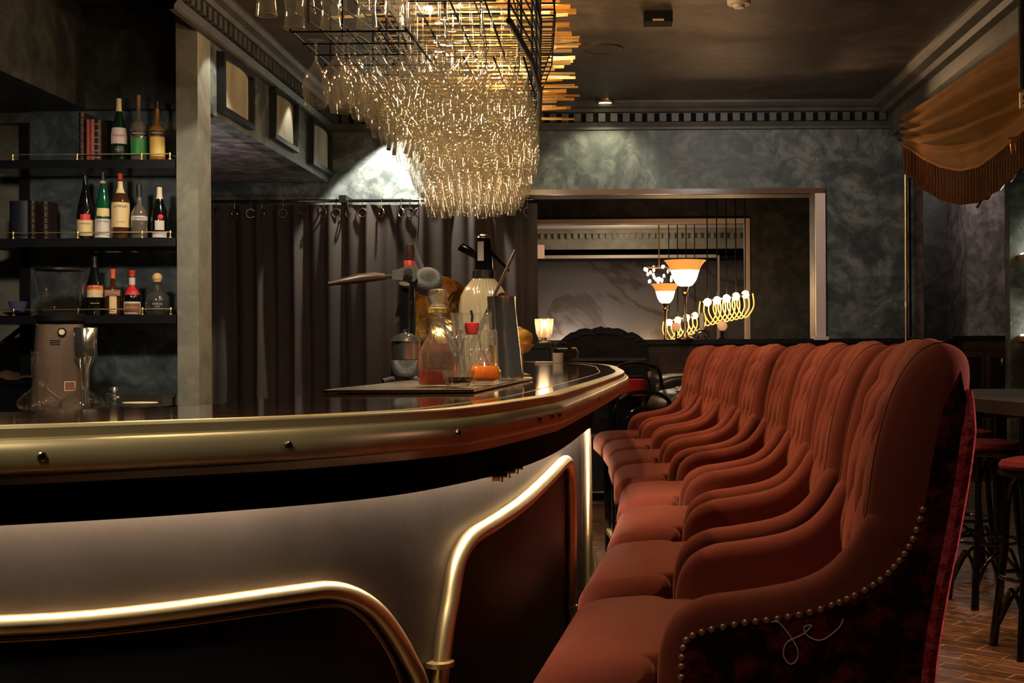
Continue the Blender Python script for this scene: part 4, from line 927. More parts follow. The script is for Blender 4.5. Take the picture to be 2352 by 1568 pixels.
# tumblers on the upper tier
Qt = smoothpts([(.036, 0, 0), (.033, .03, 0), (.030, .07, 0), (.037, .11, 0), (.040, .15, 0), (.034, .175, 0)], 3)
mbt = MB(); mbt.lathe([(q.x, q.y) for q in Qt]+[(0, .175)], seg=20); mbt.tube([(.036*cos(a*pi/8), .036*sin(a*pi/8), 0) for a in range(16)], .0016, 5, True)
t0 = None
for k, (px, py, Y) in enumerate(((612, 35, 4.35), (677, 66, 4.3), (702, 30, 4.7), (760, 64, 4.35), (776, 30, 4.7), (843, 62, 4.4), (842, 28, 4.75), (905, 30, 4.5), (930, 55, 4.75), (960, 22, 4.5))):
    p = at(px, py, Y)
    if t0 is None: t0 = mbt.build('tumbler', 'glass_thin'); o = t0
    else: o = t0.copy(); COL.objects.link(o)
    o.location = (p.x, Y, p.z); tag(o, 'waisted tumbler hanging rim down from the high tier at the near end of the rack', 'glass', 'tumblers on the high tier')
mb = MB()
for y in (4.33, 4.5, 4.68): mb.tube([(-1.25, y, 2.63), (-.4, y, 2.63)], .004, 5)
mb.build('upper_rail', 'black_metal', rack)
# dark serving tongs hooked on the left of the rack
tg = None
for k, (x0, y0, x1, y1) in enumerate(((896, 300, 892, 345), (908, 300, 905, 356), (940, 305, 931, 353), (950, 310, 942, 362), (962, 300, 958, 350), (970, 310, 968, 372))):
    Y = 6.0; a = at(x0, y0, Y); b = at(x1, y1, Y); mb = MB(); mb.tube([(0, 0, 0), tuple((b-a)*.5+Vector((.004, 0, 0))), tuple(b-a)], [.003, .008, .010], 8)
    mb.tube([(0, 0, 0), (.004, 0, at(900, 250, Y).z-a.z+.1)], .0025, 5); o = mb.build('bar_tool', 'black_gloss'); o.location = a
    tag(o, 'dark bar tool dangling below the left edge of the rack', 'bar tool', 'dark tools dangling from the rack')
# ================================================================ THINGS ON THE BAR
def onbar(px, py): return onZ(px, py, ZB)
# perforated mat
c = [onbar(*q) for q in ((742, 904), (1086, 902), (1222, 872))]; d_ = c[0]+(c[2]-c[1])
t = thing('bar_mat', 'dark woven drip mat under the bar tools', 'bar mat', (0, 0, 0))
MB().slab([(q.x, q.y, ZB+.001) for q in (c[0], c[1], c[2], d_)], (0, 0, .006)).build('mat_body', 'mat_weave' if 'mat_weave' in MATS else 'black_metal', t, False)
mw = mat('mat_weave', (.10, .07, .05), .35, .3); nt = mw.node_tree; ck = nd(nt, 'ShaderNodeTexChecker'); ck.inputs['Scale'].default_value = 160; ck.inputs['Color1'].default_value = (.22, .17, .13, 1); ck.inputs['Color2'].default_value = (.03, .02, .015, 1)
tc = nd(nt, 'ShaderNodeTexCoord'); nt.links.new(tc.outputs['Object'], ck.inputs['Vector']); nt.links.new(ck.outputs['Color'], nt.nodes['Principled BSDF'].inputs['Base Color']); t.children[0].data.materials[0] = mw
MB().tube([(q.x, q.y, ZB+.005) for q in (c[0], c[1], c[2], d_)], .003, 6, True).build('mat_border', 'bolt_steel', t)
ZM = ZB+.0075
def place(px, py): p = onZ(px, py, ZM); return p
def hz(px, ytop, Y, z0=ZM): return at(px, ytop, Y).z-z0
def wpx(w, Y): return w/F*Y
# square cut decanter
p = place(1006, 887); Y = p.y; t = thing('crystal_decanter', 'cut crystal decanter a third full of red spirit with glass stopper', 'decanter', p); R = wpx(45, Y)
h1, h2, h3 = hz(1006, 800, Y), hz(1006, 728, Y), hz(1006, 712, Y)
MB().lathe([(0, .004), (R*.95, .004), (R, .012), (R, h1-.012), (R*.9, h1), (R*.45, h1+(h2-h1)*.45), (R*.33, h2-.004), (R*.42, h2), (R*.42, h3)], seg=64, flute=.035, nf=12).build('decanter_body', 'glass_cut', t)
hl = hz(1006, 850, Y); MB().lathe([(0, .006), (R*.93, .006), (R*.93, hl), (0, hl)], seg=32, flute=.02, nf=16).build('red_spirit', 'liquid_red', t)
hs = hz(1006, 662, Y); MB().lathe([(R*.26, h3-.03), (R*.30, h3), (R*.5, h3+.003), (R*.48, h3+.01), (R*.30, h3+.014), (R*.46, hs-.02), (R*.44, hs-.004), (0, hs)], seg=32, flute=.05, nf=8).build('stopper', 'glass_cut', t)
MB().lathe([(R*.3, h3-.008), (R*.47, h3-.006), (R*.47, h3+.004), (R*.3, h3+.006)], seg=20).build('stopper_collar', 'label_yellow', t)
# small cut bowl
p = place(1052, 890); t = thing('cut_glass_bowl', 'small cut glass bowl of dark liquid in front of the crystal decanter', 'bowl', p); R = wpx(38, p.y); hh = hz(1052, 850, p.y)
MB().lathe([(0, .002), (R*.6, .002), (R*.85, hh*.4), (R, hh), (R*.97, hh), (R*.82, hh*.42), (0, hh*.2)], seg=64, flute=.03, nf=14).build('bowl', 'glass_cut', t)
MB().lathe([(0, hh*.25), (R*.76, hh*.3), (R*.88, hh*.62), (0, hh*.62)], seg=28).build('dark_liquid', 'liquid_dark', t)
# orange flask
p = place(1113, 884); Y = p.y; t = thing('orange_flask', 'round glass flask of opaque orange mixer with tall neck', 'flask', p); R = wpx(38, Y); h = hz(1113, 838, Y); ht = hz(1113, 770, Y)
MB().lathe([(0, .003), (R*.7, .003), (R*.98, h*.35), (R, h*.65), (R*.8, h*.98), (R*.4, h+.012), (R*.28, h+.03), (R*.30, ht), (R*.4, ht+.004)], seg=28).build('flask_body', 'glass_clear', t)
MB().lathe([(0, .010), (R*.66, .010), (R*.94, h*.36), (R*.96, h*.65), (R*.78, h*.95), (0, h*.96)], seg=28).build('orange_mixer', 'liquid_orange', t)
# tall bottle with red pourer
p = place(1062, 880); Y = p.y+.12; t = thing('clear_carafe', 'tall clear carafe with a red stopper and metal spout', 'carafe', (p.x+.012, Y, ZM)); R = wpx(40, Y); h = hz(1050, 752, Y)
MB().lathe([(0, .003), (R*.95, .003), (R, .012), (R*.98, .05), (R*.6, .09), (R*.38, .13), (R*.42, h-.01), (R*.46, h)], seg=28).build('carafe_body', 'glass_clear', t)
MB().lathe([(0, h-.02), (R*.30, h-.018), (R*.42, h+.004), (R*.40, h+.012), (0, h+.014)], seg=20).build('red_stopper', 'foil_red', t)
MB().tube([(0, 0, h+.01), (.002, 0, h+.03), (-.002, 0, h+.045)], .0035, 8).build('spout', 'steel', t)
# two fluted mixing glasses, one behind the other
for (px, ytop, ybase, w_, lab) in ((1098, 760, 872, 40, 'shorter fluted mixing glass behind the orange flask'), (1092, 720, 866, 54, 'large fluted mixing glass behind the carafe, holding tools')):
    p = onZ(px, ybase, ZM); Y = p.y; t = thing('mixing_glass', lab, 'mixing glass', p, 0, 'fluted glasses on the bar mat'); R = wpx(w_, Y); h = hz(px, ytop, Y)
    MB().lathe([(0, .004), (R*.7, .004), (R*.75, .02), (R*.9, h*.5), (R, h*.62), (R*.92, h*.66), (R, h)], seg=96, flute=.05, nf=16).build('fluted_body', 'glass_cut', t)
    MB().tube([(R*(1+.03*cos(16*a*pi/32))*cos(a*pi/32), R*(1+.03*cos(16*a*pi/32))*sin(a*pi/32), h+.003*cos(16*a*pi/32)) for a in range(64)], .0022, 5, True).build('wavy_rim', 'glass_clear', t)
# stopper lying on its side
p = at(1150, 764, 3.7); t = thing('ball_stopper', 'round clear glass ball stopper beside the steel shaker', 'stopper', p)
MB().ball((0.008, 0, 0), .023, 20, 14).build('ball', 'glass_clear', t); MB().tube([(-.01, 0, 0), (-.055, 0, -.004)], [.010, .008], 12).build('stem', 'glass_clear', t)
# brass jigger
p = at(1139, 855, 3.62); t = thing('brass_jigger', 'small brass jigger leaning by the shaker', 'jigger', (p.x, 3.62, ZM)); h = hz(1139, 792, 3.62)
MB().lathe([(.019, 0), (.008, h*.42), (.006, h*.48), (.010, h*.55), (.019, h), (.017, h), (.008, h*.56), (0, h*.5)], seg=24).build('double_cone', 'brass', t)
# steel shaker pair
p = place(1173, 873); Y = p.y; t = thing('cocktail_shaker', 'tall polished steel cocktail shaker at the right end of the mat', 'shaker', p); h = hz(1173, 679, Y)
MB().lathe([(0, .004), (wpx(30, Y), .002), (wpx(31, Y), .012), (wpx(30, Y)*.97, .02), (wpx(24, Y)*1.0, h*.8), (wpx(23.5, Y), h-.004), (wpx(24.5, Y), h)], seg=40).build('shaker_body', 'steel', t)
o = t.children[0]; o.rotation_euler = (0, -.07, 0)
p = onZ(1146, 868, ZM); Y = p.y+.1; t = thing('cocktail_shaker', 'shorter dark reflecting shaker tin half hidden behind the tall one', 'shaker', (p.x, Y, ZM)); h = hz(1146, 681, Y)
MB().lathe([(0, .004), (wpx(26, Y), .002), (wpx(33, Y), h), (wpx(32, Y), h)], seg=36).build('tin', 'steel', t)
# glass straws and spoons
def stick(a, b, Y, r, m, name, label, cat='straw', g='glass straws in the mixing glass'):
    p, q = at(*a, Y), at(*b, Y+.03); o = MB().tube([(0, 0, 0), tuple(q-p)], r, 10).build(name, m); o.location = p; return tag(o, label, cat, g)
thin_glass('glass_blue', (.92, .95, 1), (.9, .92, 1), .25, .95, .10, .95, 2, .2)
stick((1057, 848), (951, 562), 4.15, .0065, 'glass_blue', 'glass_straw', 'thick clear glass straw leaning left, the longer of the two')
stick((1070, 848), (942, 587), 4.15, .006, 'glass_blue', 'glass_straw', 'thick clear glass straw leaning left, below the longer one')
stick((1078, 800), (1184, 575), 4.15, .0055, 'steel', 'bar_spoon', 'steel bar spoon handle leaning right above the shaker', 'bar spoon', None)
for a_, b_, l_ in (((1118, 724), (1143, 682), 'black rubber tipped tool handle in the mixing glass'), ((1132, 726), (1152, 690), 'second black tool handle leaning against the shaker')): stick(a_, b_, 4.15, .009, 'black_gloss', 'tool_handle', l_, 'tool', 'black tool handles in the mixing glass')
# soda siphon
p = onZ(1112, 862, ZM); Y = 4.25; p = at(1112, 862, Y); t = thing('soda_siphon', 'ribbed pale glass soda siphon with black head and silver stripe', 'soda siphon', (p.x, Y, ZB)); R = wpx(56, Y); z_ = lambda py: at(1112, py, Y).z-ZB
mat('siphon_glass', (.58, .46, .27), .12, .3, coat=.5)
MB().lathe([(0, .003), (R*.95, .003), (R, .02), (R, z_(705)), (R*.93, z_(680)), (R*.75, z_(660)), (R*.5, z_(644)), (R*.46, z_(640))], seg=128, flute=.022, nf=32).build('ribbed_bottle', 'siphon_glass', t)
MB().lathe([(R*.47, z_(646)), (R*.47, z_(622)), (R*.42, z_(620)), (0, z_(620))], seg=28).build('neck_collar', 'steel_dark', t)
MB().lathe([(R*.40, z_(621)), (R*.38, z_(612)), (R*.35, z_(570)), (R*.30, z_(548)), (0, z_(545))], seg=24).build('siphon_head', 'black_gloss', t)
MB().ball((0, 0, z_(546)), R*.30, 16, 8, (1, 1, .5)).build('steel_cap', 'steel', t)
MB().box(-.016, .004, -R*.42, -R*.36, z_(600), z_(556)).build('silver_stripe', 'white_plastic', t, False)
MB().tube([(-R*.25, 0, z_(588)), (-R*.9, -.01, z_(566)), (-R*.92, -.01, z_(565))], [.012, .016, .014], 12).build('spout', 'black_gloss', t)
MB().tube([(R*.28, 0, z_(575)), (R*.5, 0, z_(590)), (R*1.05, 0, z_(622))], [.006, .006, .004], 8).build('lever', 'black_gloss', t)
# lever citrus press
Y = 3.75; p = at(932, 880, Y); t = thing('citrus_press', 'hammered grey lever citrus press with long handle pointing left', 'citrus press', (p.x, Y, ZB)); X = lambda px: at(px, 700, Y).x-p.x; z_ = lambda py: at(932, py, Y).z-ZB
MB().lathe([(.036, z_(868)), (.042, z_(862)), (.043, z_(830)), (.040, z_(826)), (0, z_(826))], seg=28).build('base_cup', 'hammered_grey', t)
for k, (dx, dy) in enumerate(((-.038, -.03), (.038, -.03), (0, .045))): MB().tube([(dx*.6, dy*.6, z_(862)), (dx*.9, dy*.9, z_(872)), (dx*.9, dy*.9, .012), (dx*1.5, dy*1.5, .004)], [.01, .006, .006, .008], 8).build('foot', 'hammered_grey', t)
MB().lathe([(0, z_(826)), (.041, z_(825)), (.042, z_(784)), (.046, z_(783)), (.044, z_(781)), (.041, z_(783))], seg=32).build('steel_cup', 'steel', t)
MB().lathe([(.044, z_(783)), (.034, z_(772)), (.010, z_(764)), (.009, z_(756)), (0, z_(756))], seg=28).build('press_cone', 'steel', t)
mb = MB(); mb.box(-.008, .008, -.008, .008, z_(762), z_(662))
for k in range(14): mb.box(.008, .012, -.007, .007, z_(760)+k*.009, z_(760)+k*.009+.005)
mb.build('toothed_rack', 'black_gloss', t, False)
MB().tube([(X(918), .06, .02), (X(916), .07, .1), (X(915), .06, z_(700)), (X(925), .03, z_(650))], [.02, .014, .013, .016], 10).build('rear_column', 'hammered_grey', t)
mb = MB(); mb.slab([(X(904), -.022, z_(643)), (X(904), -.022, z_(622)), (X(950), -.022, z_(610)), (X(962), -.022, z_(640)), (X(955), -.022, z_(647))], (0, .044, 0)); mb.ball((X(980), .02, z_(646)), .044, 22, 16, (1, .9, .95)); mb.build('gear_head', 'hammered_grey', t, auto=30)
mb = MB(); mb.M = Matrix.Translation((X(942), -.028, z_(628))) @ Matrix.Rotation(pi/2, 4, 'X'); mb.cyl((0, 0, 0), .013, .008, 20); mb.cyl((0, 0, .008), .006, .004, 12); mb.build('pivot_bolt', 'steel', t)
MB().tube([(X(907), 0, z_(633)), (X(880), 0, z_(636))], .007, 10).build('handle_shaft', 'steel', t)
MB().tube([(X(884), 0, z_(635)), (X(860), -.01, z_(636)), (X(830), -.03, z_(640)), (X(790), -.05, z_(648)), (X(764), -.06, z_(653))], [.009, .013, .014, .009, .006], 12).build('handle_grip', 'dark_wood', t)
# brass bowl standing on edge behind
Y = 4.25; p = at(1008, 712, Y); t = thing('brass_dish', 'large round polished brass dish propped upright behind the press', 'dish', (p.x, Y, ZB)); R = wpx(78, Y)
mb = MB(); mb.M = Matrix.Translation((0, 0, p.z-ZB)) @ Matrix.Rotation(radians(-82), 4, 'X') @ Matrix.Rotation(radians(-14), 4, 'Y')
mb.lathe([(0, .05), (R*.5, .045), (R*.85, .02), (R*.97, 0), (R, .0), (R, -.004), (R*.85, .014), (R*.5, .038), (0, .042)], seg=48); mb.build('dish_shell', 'brass_dish_m' if 'brass_dish_m' in MATS else 'brass', t)
for s_ in (-1, 1): MB().tube([(.05*s_, .03, 0), (.03*s_, .02, p.z-ZB-R*.7), (.05*s_, -.03, p.z-ZB-R*.95)], .004, 6).build('stand_wire', 'brass_dark', t)
noisy(mat('hammered_brass', (.75, .48, .16), .22, 1), (.6, .36, .10), (.85, .58, .24), 12, 5, 1, .5); t.children[0].data.materials[0] = MATS['hammered_brass']
# pepper mill top and blade clip by the press
Y = 4.1; p = at(941, 760, Y); t = thing('pepper_mill', 'dark pepper mill with red band rising behind the press', 'pepper mill', (p.x, Y, ZB)); z_ = lambda py: at(941, py, Y).z-ZB
MB().lathe([(0, 0), (.022, 0), (.02, z_(700)), (.016, z_(640)), (.016, z_(622))], seg=20).build('mill_body', 'black_gloss', t)
MB().lathe([(.016, z_(622)), (.017, z_(600)), (.015, z_(598))], seg=20).build('red_band', 'foil_red', t)
MB().lathe([(.016, z_(598)), (.018, z_(575)), (.015, z_(562)), (0, z_(560))], seg=20).build('mill_cap', 'dark_wood', t)
mb = MB(); p = at(922, 712, 3.8); mb.M = Matrix.Translation(p) @ Matrix.Rotation(.3, 4, 'Y'); mb.box(-.012, .008, -.004, .004, -.03, .03); mb.tube([(-.012, 0, -.028), (-.01, 0, -.045), (.004, 0, -.03)], .004, 6); mb.box(-.006, .02, -.006, .006, .026, .034)
o = mb.build('channel_knife', 'steel'); tag(o, 'small silver blade clipped at the left of the citrus press', 'knife')
# lemon on a gold dish
Y = 4.6; p = at(1205, 800, Y); t = thing('gold_footed_dish', 'gold footed dish behind the steel shaker', 'dish', (p.x-.01, Y, ZB)); z_ = lambda py: at(1205, py, Y).z-ZB
MB().lathe([(0, 0), (.03, 0), (.03, .004), (.006, .01), (.005, z_(812)), (.025, z_(806)), (.045, z_(790)), (.043, z_(790)), (.02, z_(804)), (0, z_(806))], seg=28).build('dish_bowl', 'brass', t)
mat('lemon_peel', (.85, .48, .06), .45); o = MB().lathe([(0, -.030), (.012, -.027), (.028, -.012), (.031, .004), (.022, .024), (.010, .036), (.008, .044), (0, .048)], seg=24).build('lemon', 'lemon_peel'); o.location = (p.x, Y, ZB+z_(778)); o.rotation_euler = (0, -.45, 0); tag(o, 'yellow lemon resting in the gold footed dish', 'lemon')
# far end of the bar: black caddy with white pot, stacked papers
Y = 8.3; p = at(1293, 824, Y); t = thing('napkin_caddy', 'black bar caddy with white pot and coiled copper handle at the far end', 'caddy', (p.x, Y, ZB))
MB().box(-.06, .055, -.02, .1, .0, .09).build('caddy_box', 'black_gloss', t, False); MB().lathe([(0, 0), (.032, 0), (.034, .065), (.03, .066)], (-.03, -.05, 0), 20).build('white_pot', 'white_plastic', t)
MB().box(-.035, .03, -.01, .04, .09, .098).build('white_cover', 'white_plastic', t, False)
MB().tube([(.055, 0, .095), (.08, 0, .095), (.096, 0, .07), (.09, 0, .03)], .007, 8).build('coiled_handle', 'gold_trim', t)
p = onZ(1265, 833, ZB); t = thing('paper_stack', 'low stack of pale menus lying on the far end of the bar', 'menu', (p.x, min(p.y, 8.6), ZB)); MB().box(-.10, .12, -.1, .1, .0015, .008).build('sheets', 'white_plastic', t, False)
# lit candle jar on a dark stand beyond the bar
Y = 10.3; p = at(1250, 788, Y); t = thing('side_stand', 'dark narrow stand behind the far end of the bar', 'stand', (p.x, Y, 0)); MB().box(-.2, .065, -.12, .12, p.z-.04, p.z).box(-.17, .05, -.1, .1, 0, p.z-.04).build('stand_body', 'frame_black', t, False)
t = thing('crystal_lamp', 'bright crystal table lamp glowing beside the curtain edge', 'lamp', (p.x, Y, p.z)); z_ = lambda py: at(1250, py, Y).z-p.z
MB().lathe([(0, 0), (.06, 0), (.06, .01), (.02, .02), (.02, z_(768))], seg=20).build('base', 'gold_trim', t)
MB().lathe([(.045, z_(775)), (.06, z_(765)), (.07, z_(740)), (.07, z_(732))], seg=24, flute=.06, nf=12).build('crystal_shade', 'rod_pale', t)
MB().ball((0, 0, z_(744)), .028, 12, 8).build('bulb', 'bulb_white', t)
lamp('table_light', 'POINT', (p.x, Y-.12, p.z+.2), 4, WARM, .04)
# ================================================================ THE OPENING AND BEYOND
SZ = zo0+.012
# bell-shaded lamps
def bell(px, ytop, ybot, ybase, wd, Y, zb, label):
    p = at(px, ytop, Y); t = thing('bell_lamp', label, 'lamp', (p.x, Y, zb), 0, 'bell shaded lamps beyond the opening'); R = wpx(wd/2, Y); zt = at(px, ytop, Y).z-zb; zl = at(px, ybot, Y).z-zb; hh = zt-zl
    P = smoothpts([(.18, 0, 0), (.36, .06, 0), (.54, .26, 0), (.64, .50, 0), (.74, .74, 0), (.9, .93, 0), (1, 1, 0)], 4)
    lo = [q for q in P if q.y <= .66]; hi = [q for q in P if q.y >= .60]
    MB().lathe([(0, zl)]+[(q.x*R, zl+q.y*hh) for q in lo], seg=32).build('shade_bowl', 'shade_glow', t)
    MB().lathe([(q.x*R, zl+q.y*hh) for q in hi], seg=40, flute=.012, nf=20).build('shade_rim', 'shade_amber', t)
    MB().lathe([(0, 0), (.07, 0), (.07, .012), (.03, .03), (.014, .06), (.016, zl*.4), (.011, zl*.45), (.012, zl*.8), (.03, zl*.86), (.02, zl*.9), (.034, zl+.004), (0, zl+.005)], seg=16).build('stem', 'gold_trim', t)
    lamp('lamp_light', 'POINT', (p.x, Y-.02, zb+zt+.1), 2.5, WARM, .05)
bell(1573, 598, 658, 780, 97, 11.25, SZ, 'large bell shaped amber and white glass lamp on the sill of the opening')
bell(1528, 652, 697, 782, 66, 13.9, 1.26, 'smaller bell shaped glass lamp deeper inside, built as reflection of the large one')  # solid second lamp standing in for a mirror reflection
# pendants: rings of curved glowing wires hung on cables
def pendant(pxa, ya_, pxb, yb_, Y, n, drop, label, cable_top):
    a, b = at(pxa, ya_, Y), at(pxb, yb_, Y+.5*Y*.02); t = thing('wire_pendant', label, 'pendant lamp', (a.x, a.y, a.z), 0, 'glowing wire pendant lamps')
    loops = MB(); bl = MB(); cb = MB(); 
    for k in range(n):
        q = a.lerp(b, k/(n-1))-a; d = drop*(1+.0*k); pts = [(q.x-d*.32, q.y, q.z+.01), (q.x-d*.36, q.y, q.z-d*.5), (q.x-.1*d, q.y, q.z-d*.95), (q.x+.1*d, q.y, q.z-d*.95), (q.x+d*.36, q.y, q.z-d*.5), (q.x+d*.32, q.y, q.z+.01)]
        MB().tube(smoothpts(pts, 5), .006, 6).build('wire_loop', 'wire_glow', t)
        if k % 2 == 0: MB().ball((q.x, q.y, q.z), .038, 10, 8).build('bulb', 'bulb_warm', t); MB().tube([(q.x, q.y, q.z), (q.x, q.y, cable_top-a.z)], .006, 5).build('cable', 'black_metal', t)
    MB().tube([(-.05, 0, .01), tuple(b-a+Vector((.05, 0, .01)))], .012, 8).build('crossbar', 'gold_trim', t)
    m_ = (a+b)/2; lamp('pendant_light', 'POINT', (m_.x, m_.y-.1, m_.z-.05), 6, WARM, .06)
pendant(1625, 694, 1712, 676, 12.4, 9, .22, 'larger glowing wire loop pendant in front of the pale frame edge', 3.48)
pendant(1537, 740, 1606, 722, 14.6, 8, .20, 'smaller glowing wire loop pendant built as reflection of the larger one', 3.3)  # solid second pendant standing in for a mirror reflection
# candlesticks and globes on the sill
def globe(px, py, r, Y, zb, label):
    p = at(px, py, Y); t = thing('globe_lamp', label, 'lamp', (p.x, Y, zb), 0, 'little globe lamps on the sill'); zc_ = p.z-zb
    MB().ball((0, 0, zc_), wpx(r, Y), 20, 14).build('globe', 'globe_glow', t); MB().lathe([(0, 0), (.035, 0), (.035, .008), (.010, .02), (.010, zc_-wpx(r, Y)+.004), (0, zc_-wpx(r, Y)+.005)], seg=14).build('stem', 'black_metal', t)
globe(1659, 748, 11.5, 11.3, SZ, 'peach glass globe lamp on the sill under the wire pendant'); globe(1553, 750, 10, 13.9, 1.26, 'peach glass globe lamp behind the small wire pendant')
p = at(1612, 750, 11.32); t = thing('candle_stand', 'cream candle on a small dark scrolled iron stand', 'candle', (p.x, 11.32, SZ)); MB().cyl((0, 0, .08), .022, .15, 16).build('candle', 'cream', t)
mb = MB()
for s_ in (-1, 1): mb.tube([(0, 0, .085), (.05*s_, 0, .06), (.065*s_, 0, .02), (.04*s_, 0, .006), (.025*s_, 0, .03)], .006, 6)
mb.cyl((0, 0, .07), .035, .012, 16); mb.build('iron_base', 'black_metal', t)
# lit sprays of glass behind the small bell lamp
p = at(1510, 632, 15.4); t = thing('glass_chandelier', 'distant bright cluster of hanging glasses behind the bell lamps', 'chandelier', (p.x, 15.4, p.z))
for k in range(26): MB().ball((random.uniform(-.15, .2), random.uniform(-.1, .1), random.uniform(-.09, .1)), .017, 8, 6, (1, 1, 1.4)).build('lit_glass', 'shade_glow', t)
MB().tube([(-.16, 0, .09), (.22, 0, .09)], .012, 6).tube([(.02, 0, .09), (.02, 0, 2.83-p.z)], .008, 6).build('hanging_bar', 'gold_trim', t)
# exit signs hanging left of the second room
for (px, py, w_, h_, lab) in ((1239, 571, 10, 26, 'small lit square sign by the curtain edge in the second room'),):
    p = at(px, py, 13.6); t = thing('lit_sign', lab, 'sign', p); MB().box(-.05, .05, 0, .03, -.10, .04).build('sign_box', 'exit_face', t, False)
# carved sofa
Y = 10.9; t = thing('carved_sofa', 'dark carved wooden settee with scalloped back and dark red seat', 'sofa', (at(1385, 800, Y).x, Y, 0)); x_ = lambda px: at(px, 780, Y).x-t.location.x
crest = [(1278, 850), (1280, 800), (1284, 785), (1300, 771), (1312, 763), (1320, 762), (1330, 756), (1345, 753), (1358, 756), (1365, 753), (1372, 752), (1380, 748), (1389, 753), (1397, 751), (1408, 754), (1420, 753), (1433, 758), (1442, 764), (1452, 762), (1465, 768), (1480, 780), (1489, 790), (1491, 850)]
P = [(x_(a), 0, at(a, b, Y).z) for a, b in crest]; P = [(P[0][0], 0, .4)]+P+[(P[-1][0], 0, .4)]
MB().slab(P, (0, .09, 0)).build('carved_back', 'carved_wood', t, False)
mb = MB()
for a in range(1296, 1480, 13):
    top = interp([q[0] for q in crest], [q[1] for q in crest], a); mb.ball((x_(a), .012, at(a, top+14, Y).z), .034, 12, 8, (1.5, .5, .7))
mb.build('carved_scrolls', 'carved_wood', t)
MB().box(x_(1284), x_(1486), -.5, 0, .38, .50).build('seat', 'book_dark', t, False)
MB().box(x_(1284), x_(1486), -.02, -.005, at(1380, 826, Y).z-.01, at(1380, 822, Y).z).build('back_piping', 'book_dark', t, False)
MB().box(x_(1284), x_(1486), -.5, .05, .08, .38).build('base_frame', 'frame_black', t, False)
# red cushion and low chairs by the far bar end
p = at(1452, 893, 9.7); t = thing('red_pouf', 'small bright red seat cushion visible past the end of the bar', 'stool', (p.x-.05, 9.8, 0)); MB().cyl((0, 0, p.z-.05), .16, .12, 28).build('cushion', 'red_seat', t); MB().cyl((0, 0, 0), .12, p.z-.06, 24).build('base', 'black_metal', t)
def lounge(px, Y, ztop, label, m='leather_black', w_=.30):
    p = at(px, 900, Y); t = thing('lounge_chair', label, 'armchair', (p.x, Y, 0), .2, 'dark chairs beyond the row of bar chairs')
    MB().pillow(cr([(-.3, ztop-.16), (-.31, ztop-.06), (-.22, ztop), (0, ztop+.02), (.25, ztop), (.31, ztop-.08), (.3, ztop-.17), (0, ztop-.19)]), -w_, w_, .05).build('seat_cushion', m, t)
    MB().pillow(cr([(.22, ztop-.1), (.2, ztop+.12), (.24, ztop+.2), (.32, ztop+.2), (.34, ztop+.1), (.33, ztop-.1)]), -w_, w_, .04).build('backrest', m, t)
    for (x, y) in ((-.26, -w_+.04), (-.26, w_-.04), (.28, -w_+.04), (.28, w_-.04)): MB().tube([(x, y, ztop-.16), (x*1.06, y*1.04, 0)], [.02, .013], 8).build('leg', 'black_gloss', t)
lounge(1612, 8.9, at(1560, 898, 8.9).z, 'dark leather chair directly beyond the farthest bar chair'); lounge(1580, 10.0, at(1535, 865, 9.9).z, 'dark leather chair against the panelled wall, seen over the first one')
def bent_chair(px, Y, top, label):
    p = at(px, 900, Y); t = thing('bentwood_chair', label, 'chair', (p.x, Y, 0), .1, 'black bentwood chairs by the far wall'); zt = at(px, top, Y).z
    mb = MB(); mb.tube(smoothpts([(-.18, 0, .45), (-.19, 0, zt-.12), (-.10, 0, zt), (.10, 0, zt), (.19, 0, zt-.12), (.18, 0, .45)], 6), .014, 8); mb.tube(smoothpts([(-.10, 0, .45), (-.11, 0, zt-.16), (0, 0, zt-.09), (.11, 0, zt-.16), (.10, 0, .45)], 6), .010, 8); mb.build('bent_back', 'black_gloss', t)
    MB().lathe([(0, .44), (.2, .44), (.215, .455), (.2, .475), (0, .48)], (0, -.18, 0), 24).build('seat', 'black_gloss', t)
    for (x, y) in ((-.15, -.33), (.15, -.33), (-.17, 0), (.17, 0)): MB().tube([(x, y, .45), (x*1.15, y*1.05, 0)], .013, 8).build('leg', 'black_gloss', t)
    MB().tube([(.13*cos(a*pi/10), -.18+.13*sin(a*pi/10), .25) for a in range(20)], .008, 6, True).build('leg_ring', 'black_gloss', t)
bent_chair(1460, 9.55, 838, 'black bentwood chair nearest the end of the bar'); bent_chair(1478, 8.4, 905, 'low black bentwood chair in front of the leather chairs')
p = at(1510, 860, 10.4); t = thing('round_table', 'small dark round table with metal items on it', 'table', (p.x, 10.5, 0)); MB().cyl((0, 0, .74), .26, .03, 28).build('tabletop', 'dark_wood', t); MB().lathe([(.2, 0), (.2, .02), (.03, .06), (.03, .74)], seg=20).build('pedestal', 'black_metal', t)
p = at(1512, 845, 10.4); t = thing('brushed_tin', 'dull metal menu tin standing on the round table', 'tin', (p.x, 10.42, .77)); MB().cyl((0, 0, 0), .06, .24, 24).build('tin_body', 'steel_dark', t)
p = at(1494, 850, 10.3); t = thing('candlestick', 'shiny brass candlestick next to the metal tin', 'candlestick', (p.x, 10.4, .77)); MB().lathe([(0, 0), (.04, 0), (.03, .012), (.010, .03), (.016, .1), (.009, .16), (.02, .24), (.02, .26), (0, .26)], seg=16).build('stick', 'brass', t)
o = MB().grid(lambda u, v: (-.06+.14*u, -.05+.1*v, .03*sin(pi*u)*sin(pi*v)+.01*sin(u*9+v*5)), 12, 8).build('napkin', 'white_plastic'); p = at(1573, 893, 8.7); o.location = (p.x, 8.8, p.z); tag(o, 'crumpled white napkin on the dark leather chair', 'napkin')
